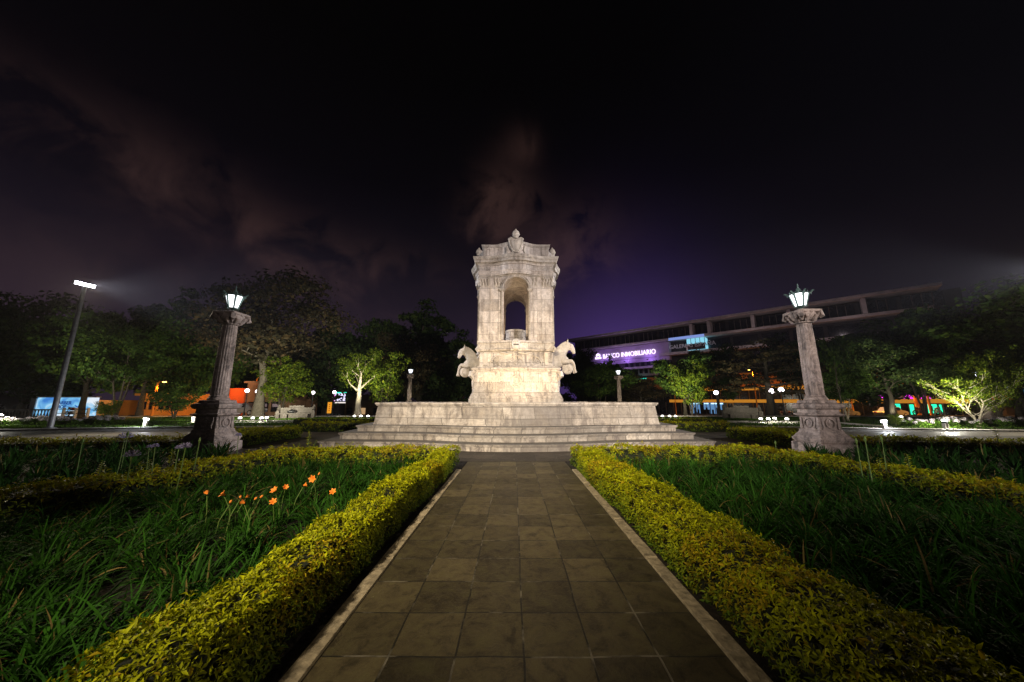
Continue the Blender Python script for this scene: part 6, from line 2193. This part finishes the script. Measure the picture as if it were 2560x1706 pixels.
hy = hydrangea()
spots = []
for i in range(13):
    spots.append((8 + i * 23, 'left'))
for i in range(13):
    spots.append((2278 + i * 23, 'right'))
LM = {'left': ['beside the picture edge', 'second from the left edge', 'third from the left edge', 'fourth from the left edge', 'just left of the floodlight mast', 'at the foot of the floodlight mast',
               'just right of the floodlight mast', 'below the barber shop lettering', 'below the hoarding fence', 'near the right end of the hoarding', 'below the glowing round bush', 'right of the glowing round bush',
               'last before the square bollard'],
      'right': ['first right of the bollard light', 'second right of the bollard light', 'left of the single floodlight', 'right in front of the single floodlight', 'just right of the single floodlight', 'left of the glowing twisted tree',
                'at the foot of the glowing twisted tree', 'right of the glowing twisted tree', 'in front of the dark lantern post', 'right of the dark lantern post', 'fourth from the right edge', 'third from the right edge', 'at the right picture edge']}
for i, (px, sd) in enumerate(spots):
    k = i % 13
    Y_ = (22.6 if sd == 'left' else 21.0) + 0.5 * math.sin(i * 2.1)
    if sd == 'left': Y_ += max(0, (k - 6)) * 0.15
    p = at(px, 1050, Y_)
    lb = ('lit' if (k < 5 and sd == 'left') or (k > 5 and sd == 'right') else 'shaded') + ' white-headed hydrangea ' + LM[sd][k]
    s_ = 1.0 + 0.15 * math.sin(i * 5.3)
    if i == 0:
        hy.location = (p.x, Y_, 0); hy['label'] = lb; hy.scale = (s_, s_, s_)
    else:
        copy_thing(hy, lb, (p.x, Y_, 0), i * 1.1, s_)
    if i % 2 == 0:
        pass

# ------------------------------------------------------------------ vehicles by the kerb
def motorcycle():
    t = thing('parked_motorcycle', 'x', 'motorcycle', (0, 0, 0), group='motorcycles parked in front of the arcade')
    for x in (-0.68, 0.68):
        m = MB(); m.ring((x, 0, 0.31), 0.26, 0.055, 'y', 20, 8)
        w_ = m.build('wheel', M['dark_metal'], t, smooth=True)
        m = MB(); m.ring((x, 0, 0.31), 0.19, 0.015, 'y', 16, 6); m.tube([(x, -0.06, 0.31), (x, 0.06, 0.31)], 0.05, 8)
        for k in range(6):
            a = k * PI / 3
            m.tube([(x, 0, 0.31), (x + 0.2 * math.cos(a), 0, 0.31 + 0.2 * math.sin(a))], 0.008, 4)
        m.build('rim', M['grey_metal'], w_)
    m = MB(); m.ball((0.12, 0, 0.80), (0.30, 0.15, 0.15), 14, 8); m.build('tank', simple('red_tank', (0.25, 0.02, 0.02), 0.3, bump=0), t, smooth='full')
    m = MB(); m.tube([(-0.08, 0, 0.82), (-0.35, 0, 0.78), (-0.75, 0, 0.86)], [0.11, 0.12, 0.07], 10, squash=[(1, 0.5)] * 3); m.build('seat', M['dark_metal'], t, smooth=True)
    m = MB(); m.box(-0.22, 0.25, -0.13, 0.13, 0.28, 0.62); m.tube([(0.0, 0.14, 0.32), (-0.8, 0.16, 0.36)], 0.045, 8); m.build('engine', M['grey_metal'], t, bevel=0.03)
    m = MB(); m.tube([(0.68, 0.08, 0.31), (0.42, 0.08, 0.95)], 0.025, 6); m.tube([(0.68, -0.08, 0.31), (0.42, -0.08, 0.95)], 0.025, 6); m.build('fork', M['grey_metal'], t)
    m = MB(); m.tube([(0.28, -0.36, 1.02), (0.40, -0.15, 1.0), (0.42, 0, 0.96), (0.40, 0.15, 1.0), (0.28, 0.36, 1.02)], 0.018, 6); m.build('handlebar', M['grey_metal'], t)
    m = MB(); m.ball((0.54, 0, 0.90), (0.08, 0.09, 0.09), 10, 8); m.build('headlight', M['white_metal'], t, smooth='full')
    m = MB(); m.tube([(-0.9, 0, 0.62), (-0.5, 0, 0.68), (-0.3, 0, 0.5)], [0.05, 0.05, 0.04], 6); m.build('rear_mudguard', M['dark_metal'], t)
    return t


mc = motorcycle()
for i, (px, Y_, lb) in enumerate(((1952, 47, 'leftmost of the motorcycles parked below the close pair of globe lamps'), (1975, 47, 'motorcycle parked just left of the right lamp pedestal, its handlebar glinting'),
                                  (1932, 48, 'motorcycle parked behind the rightmost of the four ground floodlights'), (2300, 40, 'motorcycle parked at the foot of the thick orange post'),
                                  (2345, 40, 'motorcycle parked under the orange sign board'), (185, 32.5, 'motorcycle parked in front of the barber shop hoarding'))):
    p = at(px, 1030, Y_)
    gz = ground_z(p.x, Y_)
    if i == 0:
        mc.location = (p.x, Y_, gz); mc.rotation_euler = (0, 0, 0.5); mc['label'] = lb
    else:
        copy_thing(mc, lb, (p.x, Y_, gz), 0.5 + i * 0.9)


def car():
    t = thing('parked_car', 'x', 'car', (0, 0, 0), group='cars parked along the street')
    prof = [(-2.1, 0.35), (-2.1, 0.75), (-1.95, 0.88), (-1.3, 0.92), (-0.75, 1.38), (0.55, 1.42), (1.15, 0.98), (1.9, 0.85), (2.1, 0.70), (2.1, 0.35)]
    m = MB()
    k = len(prof)
    vs = []
    for y, s_ in ((-0.82, 0.0), (-0.70, 1.0), (0.70, 1.0), (0.82, 0.0)):
        for x, z in prof:
            zz = z if s_ == 1.0 else min(z, 0.92)
            vs.append((x, y if z <= 0.93 else math.copysign(0.66, y), z if z <= 0.93 or s_ == 1.0 else 0.93))
    fs = []
    for r_ in range(3):
        for j in range(k):
            a, b = r_ * k + j, r_ * k + (j + 1) % k
            fs.append((a, b, b + k, a + k))
    fs.append(tuple(range(k - 1, -1, -1))); fs.append(tuple(3 * k + j for j in range(k)))
    m.add(vs, fs)
    m.build('body', simple('grey_car_paint', (0.16, 0.16, 0.17), 0.3, var=0.05, bump=0, spec=0.6), t, smooth=True, fix=True)
    for x0, x1 in ((-0.75, -0.15), (-0.05, 0.55)):
        for sg in (-1, 1):
            MB().box(x0, x1, sg * 0.71 - 0.02, sg * 0.71 + 0.02, 0.96, 1.34, 0.0).build('window', M['mall_glass'], t)
    for x in (-1.3, 1.3):
        for sg in (-1, 1):
            m = MB(); m.tube([(x, sg * 0.66, 0.32), (x, sg * 0.86, 0.32)], 0.32, 18)
            w_ = m.build('wheel', M['dark_metal'], t, smooth=True)
            m = MB(); m.tube([(x, sg * 0.85, 0.32), (x, sg * 0.875, 0.32)], 0.19, 14); m.build('rim', M['grey_metal'], w_)
    for sg in (-1, 1):
        MB().box(2.06, 2.12, sg * 0.6 - 0.18, sg * 0.6 + 0.18, 0.6, 0.75).build('headlight', M['white_metal'], t)
        MB().box(-2.12, -2.06, sg * 0.6 - 0.18, sg * 0.6 + 0.18, 0.62, 0.78).build('tail_light', simple('tail_lens', (0.3, 0.01, 0.01), 0.3, bump=0), t)
    return t


cr_ = car()
for i, (px, Y_, rz, lb) in enumerate(((2105, 47, 0.3, 'grey car parked behind the right lamp pedestal'), (612, 39.5, 0.0, 'car parked below the two globe lamps by the orange wall'),
                                      (2225, 46, 0.3, 'car parked in front of the green neon windows'), (1000, 58, 0.0, 'far car seen over the basin rim between the trees'), (812, 52, 0.0, 'car parked in the dark gap near the orange banner'))):
    p = at(px, 1020, Y_)
    gz = ground_z(p.x, Y_)
    if i == 0:
        cr_.location = (p.x, Y_, gz); cr_.rotation_euler = (0, 0, rz); cr_['label'] = lb
    else:
        copy_thing(cr_, lb, (p.x, Y_, gz), rz)


# ------------------------------------------------------------------ night haze that makes the flood beams visible
mh = bpy.data.materials.new('night_haze')
mh.use_nodes = True
mh.node_tree.nodes.clear()
gh = NG(mh.node_tree)
vo = gh.n('ShaderNodeVolumePrincipled', ins={'Color': (0.8, 0.8, 0.88, 1), 'Density': 0.00022, 'Anisotropy': 0.45})
oh = gh.n('ShaderNodeOutputMaterial')
gh.t.links.new(vo.outputs[0], oh.inputs['Volume'])
hz_ = MB().box(-262, 262, -42, 602, -3.0, 30).build('haze', mh)
tag(hz_, kind='stuff')
